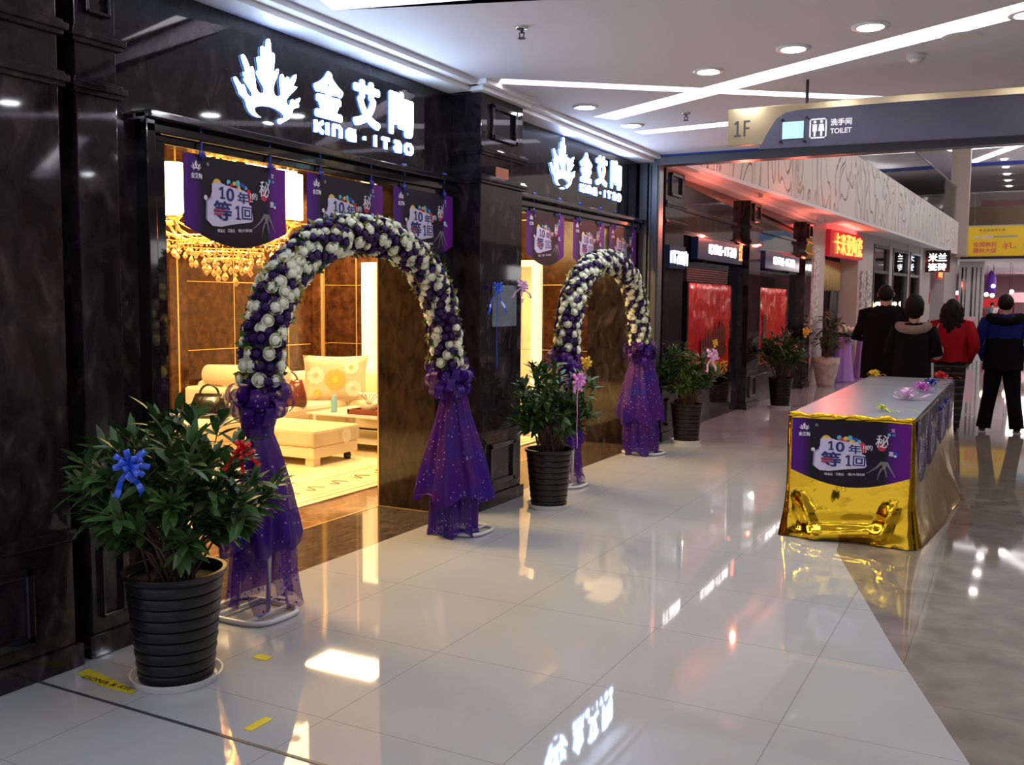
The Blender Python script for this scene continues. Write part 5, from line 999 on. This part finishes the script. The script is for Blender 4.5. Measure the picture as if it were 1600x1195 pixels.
mb = MB()
for q in ((.60, .72, .075, .085), (.60, .72, .205, .215), (.60, .61, .075, .215), (.71, .72, .075, .215)): mb.box(q[0], q[1], -.0375, -.036, q[2], q[3])
for cx, sk in ((.637, 0), (.683, 1)):
    mb.poly([(cx+.011*math.cos(a*PI/6), .191+.011*math.sin(a*PI/6)) for a in range(12)], FS, .037, None)
    mb.poly([(cx-.016, .175), (cx-(.022 if sk else .016), .125), (cx-.008, .125), (cx-.007, .09), (cx+.007, .09), (cx+.008, .125), (cx+(.022 if sk else .016), .125), (cx+.016, .175)], FS, .037, None)
text(mb, '洗手间', FS, .745, .89, .155, .205, .037, None, off=.035); text(mb, 'TOILET', FS, .745, .89, .100, .138, .037, None, off=.03); mb.obj('toilet_symbol', 'white_print', t)
mb = MB(); mb.box(.41, .56, -.045, -.036, .085, .205, 'pane_blue'); mb.obj('blue_pane', 'pane_blue', t)
mb = MB()
for x, z in ((.39, .065), (.56, .06), (.57, .225), (.40, .22)): mb.tube([(x, -.04, z), (x+.012, -.05, z+.008), (x+.02, -.04, z-.006)], .006, 5)
mb.obj('tape_bits', 'black_matte', t)
for x in (.57, 2.5): MB().tube([(x, -.005, .33), (x, -.005, .50)], .011, 8).obj('rod', 'black_matte', t)
# ================================================================== PEOPLE (seen from behind)
def person(name, label, loc, rz, h, P):
    t = thing(name, label, 'person', loc, rz); k = h/1.72; hw = P.get('w', 1.)
    st = P.get('stance', .10); sk = MB()
    # one continuous skinned body
    J = dict(pel=(0, 0, .93), wai=(0, 0, 1.08), che=(0, 0, 1.28), nec=(0, .01, 1.46), hd0=(0, .03, 1.55), hd1=(0, .035, 1.64), hd2=(0, .03, 1.70))
    R_ = dict(pel=.09, wai=.12, che=.15, nec=.055, hd0=.070, hd1=.088, hd2=.062)
    E_ = [('pel', 'wai'), ('wai', 'che'), ('che', 'nec'), ('nec', 'hd0'), ('hd0', 'hd1'), ('hd1', 'hd2')]
    for s, g in ((-1, 'l'), (1, 'r')):
        fx_ = P.get('foot'+g, 0); A = P.get('arm', 'pocket')
        el = {'pocket': (s*.27, -.06, 1.12), 'front': (s*.26, .02, 1.12), 'down': (s*.23, 0, 1.13)}[A]; wr = {'pocket': (s*.21, .08, .93), 'front': (s*.12, .20, 1.08), 'down': (s*.24, .04, .90)}[A]
        hd = {'pocket': (s*.19, .13, .89), 'front': (s*.05, .24, 1.10), 'down': (s*.24, .06, .82)}[A]
        J.update({'sh'+g: (s*.18, 0, 1.40), 'el'+g: el, 'wr'+g: wr, 'ha'+g: hd, 'hp'+g: (s*.09, 0, .88), 'kn'+g: (s*(.09+st*.35), .02+fx_*.5, .50), 'an'+g: (s*(.08+st), fx_-.02, .09), 'to'+g: (s*(.09+st*1.05), fx_+.14, .04)})
        R_.update({'sh'+g: .065, 'el'+g: .043, 'wr'+g: .028, 'ha'+g: .036, 'hp'+g: .095, 'kn'+g: .060, 'an'+g: .040, 'to'+g: .035})
        E_ += [('che', 'sh'+g), ('sh'+g, 'el'+g), ('el'+g, 'wr'+g), ('wr'+g, 'ha'+g), ('pel', 'hp'+g), ('hp'+g, 'kn'+g), ('kn'+g, 'an'+g), ('an'+g, 'to'+g)]
        for f in range(5):
            a = (f-2)*.5; dv = Vector(hd)-Vector(wr); dv.normalize(); sd = dv.cross(Vector((0, 0, 1))) if abs(dv.z) < .8 else Vector((0, 1, 0)); sd.normalize()
            p1 = Vector(hd)+dv*.045+sd*(f-2)*.017 if f < 4 else Vector(hd)+sd*.04+dv*.01; p2 = p1+dv*(.035+.006*(f % 3))+Vector((-s*.012, 0, -.006))
            J['f%s%d' % (g, f)] = tuple(p1); J['g%s%d' % (g, f)] = tuple(p2); R_['f%s%d' % (g, f)] = .010; R_['g%s%d' % (g, f)] = .008; E_ += [('ha'+g, 'f%s%d' % (g, f)), ('f%s%d' % (g, f), 'g%s%d' % (g, f))]
    ks = list(J); me = bpy.data.meshes.new('body'); me.from_pydata([tuple(c*k for c in J[q]) for q in ks], [(ks.index(a), ks.index(b)) for a, b in E_], []); me.materials.append(M['skin'])
    o = bpy.data.objects.new('body', me); C.objects.link(o); o.parent = t; md = o.modifiers.new('skin', 'SKIN'); md.use_smooth_shade = True
    sv = me.skin_vertices[0].data
    for i, q in enumerate(ks): sv[i].radius = (R_[q]*k,)*2; sv[i].use_root = (q == 'pel')
    o.modifiers.new('sub', 'SUBSURF').levels = 1
    def V(q): return Vector(J[q])*k
    # head hair
    hm = MB(); hm.sphere((0, .012*k, 1.645*k), .103*k*P.get('hs', 1), None, (.90, 1.02, 1.05), 16, 10)
    hl = P.get('hair', 0)
    if hl == 1: hm.lathe([(.03, 1.43), (.105, 1.47), (.118, 1.54), (.115, 1.62), (.078, 1.695), (0, 1.725)], (0, -.01*k, 0), 18, None, k, k)
    if hl == 2:
        rr2 = random.Random(2)
        for q in range(26):
            a = PI+PI*q/25; r = .085; hm.tube([(r*math.cos(a)*k*.95, (r*math.sin(a))*k, 1.68*k)]+[(r*math.cos(a)*k*(1.1+.12*j)+.014*math.sin(j*2+q), (r*math.sin(a)*(1.15+.05*j))*k-.01+.012*math.cos(j*2.3+q), (1.68-.075*j)*k) for j in range(1, P.get('hn', 6))], [.026*k]*(P.get('hn', 6)-1)+[.012*k], 6)
    hm.obj('hair', 'hair', t, smooth=True)
    fm = MB()
    for s in (-1, 1): fm.sphere((s*.092*k, .035*k, 1.63*k), .022*k, None, (.4, .8, 1.3), 8, 6); fm.sphere((s*.032*k, .118*k, 1.645*k), .011*k, 'hair', n=8, k=5)
    fm.sphere((0, .128*k, 1.615*k), .016*k, 'skin', (.8, 1, 1.5), 8, 6); fm.sphere((0, .112*k, 1.575*k), .02*k, 'cloth_maroon', (1.2, .5, .3), 8, 5); fm.obj('face', 'skin', t, smooth=True)
    # coat
    cm = MB(); ct = P['coat']; hem = P.get('hem', .80); yk = P.get('yoke'); n = 28
    prof = [(1.50, .075, .07), (1.46, .13, .09), (1.42, .195, .115), (1.34, .215, .135), (1.2, .20, .14), (1.05, .195*P.get('waist', 1), .145), (.92, .205, .155), (hem, .21*P.get('flare', 1), .16*P.get('flare', 1))]
    prof = [q for q in prof if q[0] >= hem]
    rings = [[(a*hw*k*math.copysign(abs(math.cos(2*PI*j/n))**.8, math.cos(2*PI*j/n)), (b_*math.sin(2*PI*j/n)-.005)*k, z*k+.008*math.sin(j*1.7)) for j in range(n)] for z, a, b_ in prof]
    if yk:
        sp_ = [i for i, q in enumerate(prof) if q[0] >= yk][-1]; cm.rings(rings[:sp_+1], P['coat2'], cap=False); cm.rings(rings[sp_:], ct, cap=False)
    else: cm.rings(rings, ct, cap=False)
    cm.rings([rings[-1], [(p_[0]*.3, p_[1]*.3, p_[2]) for p_ in rings[-1]]], ct, cap=False)
    for g, s in (('l', -1), ('r', 1)):
        pts = [Vector((s*.13*hw, 0, 1.40))*k, Vector((V('sh'+g).x*hw, V('sh'+g).y, V('sh'+g).z)), (V('sh'+g)+V('el'+g))/2+Vector((s*.03, 0, 0)), Vector((V('el'+g).x*hw, V('el'+g).y, V('el'+g).z)), (V('el'+g)+V('wr'+g))/2, V('wr'+g)]
        cm.tube([tuple(p_) for p_ in pts], [.085*k, .088*k, .078*k, .070*k, .060*k, .050*k], 14, P.get('coat2', ct) if yk else ct)
    cm.obj('coat', ct, t, smooth=True)
    tm = MB(); lt_ = P.get('legt', 'cloth_black'); fl = P.get('legr', 1.)
    for g in 'lr': tm.tube([tuple(V('hp'+g)+Vector((0, 0, .08*k))), tuple(V('hp'+g)), tuple((V('hp'+g)+V('kn'+g))/2), tuple(V('kn'+g)), tuple((V('kn'+g)+V('an'+g))/2), tuple(V('an'+g)-Vector((0, 0, .03*k)))], [.105*k, .108*k, .098*k*fl, .082*k*fl, .078*k*fl, .074*k*fl*P.get('cuff', 1)], 14)
    tm.sphere((0, 0, .93*k), .15*k, None, (1.2, .85, .8), 14, 8); tm.obj('trousers', lt_, t, smooth=True)
    for g in 'lr':
        a, b_ = V('an'+g), V('to'+g); sm_ = MB(); sm_.sphere(tuple((a+b_)/2+Vector((0, 0, -.015*k))), .075*k, P.get('shoe', 'leather_black'), (.62, 1.75, .62), 12, 8); c2 = (a+b_)/2
        sm_.box(c2.x-.045*k, c2.x+.045*k, c2.y-.125*k, c2.y+.125*k, .0, .014*k, P.get('sole', 'black_matte'))
        if P.get('boot'): sm_.tube([(a.x, a.y, .05), (a.x, a.y, .30*k)], [.055*k, .068*k], 12, 'cloth_black')
        sm_.obj('shoe', 'leather_black', t, smooth=False, bev=.01)
    if P.get('hood'):
        q = MB(); q.tube([(math.cos(a)*.17*k, (math.sin(a)*.085-.035)*k, (1.46+.02*math.sin(a)-.03*abs(math.sin(a)))*k) for a in [2*PI*j/24 for j in range(24)]], .058*k, 10, closed=True); q.obj('hood', P['hood'], t, smooth=True)
    if P.get('bag'):
        q = MB(); q.sphere((-.14*k, -.20*k, 1.06*k), .095*k, None, (.85, .45, 1.15), 14, 9); q.obj('bag', 'bag_cream', t, smooth=True)
        q = MB(); q.tube([(-.15*k, -.19*k, 1.14*k), (-.16*k, -.16*k, 1.35*k), (-.13*k, -.02*k, 1.48*k), (-.15*k, .13*k, 1.35*k)], .008*k, 6); q.obj('bag_strap', 'bag_cream', t)
    return t
person('person', 'tall person in a black coat, dark short hair, leftmost of the walkers', (-1.56, 13.1, 0), .05, 1.81, dict(coat='cloth_black', hem=.62, w=1.25, arm='front', flare=1.0, stance=.04))
person('person', 'person in a black coat with fur-edged hood and short bobbed hair', (-1.14, 12.3, 0), -.02, 1.58, dict(coat='cloth_black', hem=.55, w=1.12, arm='front', hair=1, hood='fur', hs=1.0, stance=.02))
person('person', 'person in a red jacket with long wavy black hair and cream bag', (-.79, 13.25, 0), -.05, 1.64, dict(coat='cloth_red', hem=.93, w=1.08, arm='pocket', hair=2, bag=1, legt='plaid', boot=1, legr=1.05, cuff=.8, stance=.0, footr=.05))
person('person', 'person in a blue and black jacket, black trousers, legs apart, white soles', (-.20, 13.45, 0), .06, 1.70, dict(coat='cloth_black', coat2='cloth_blue', yoke=1.2, hem=.80, w=1.12, arm='pocket', stance=.11, sole='shoe_sole', hood='cloth_black', legr=1.08, cuff=1.1))
person('person', 'distant person in a dark red coat walking in the far passage', (-1.74, 46.5, 0), 0, 1.72, dict(coat='cloth_maroon', hem=.85, arm='down', stance=.03))
person('person', 'distant person in a white top and jeans under the passage lamps', (-1.0, 50, 0), PI, 1.7, dict(coat='cloth_white', hem=.95, arm='down', legt='denim', stance=.03))
person('person', 'distant person in grey beside the one in white', (-1.35, 52, 0), PI, 1.68, dict(coat='cloth_grey', hem=.9, arm='down', legt='denim', stance=.03))
person('person', 'distant person in dark red behind the blue-jacket walker\'s left shoulder', (-.72, 47, 0), .2, 1.7, dict(coat='cloth_maroon', hem=.8, arm='down', stance=.03))
t = thing('standing_poster', 'round-topped white and pink standing poster right of the red jacket walker', 'poster', (-1.42, 31.0, 0)); MB().box(-.22, .22, -.02, .02, .3, 1.25).obj('board', 'paper_pink', t); MB().box(-.15, -.12, -.15, .15, 0, .3).box(.12, .15, -.15, .15, 0, .3).obj('leg', 'white_paint', t)
bpy.context.view_layer.update()
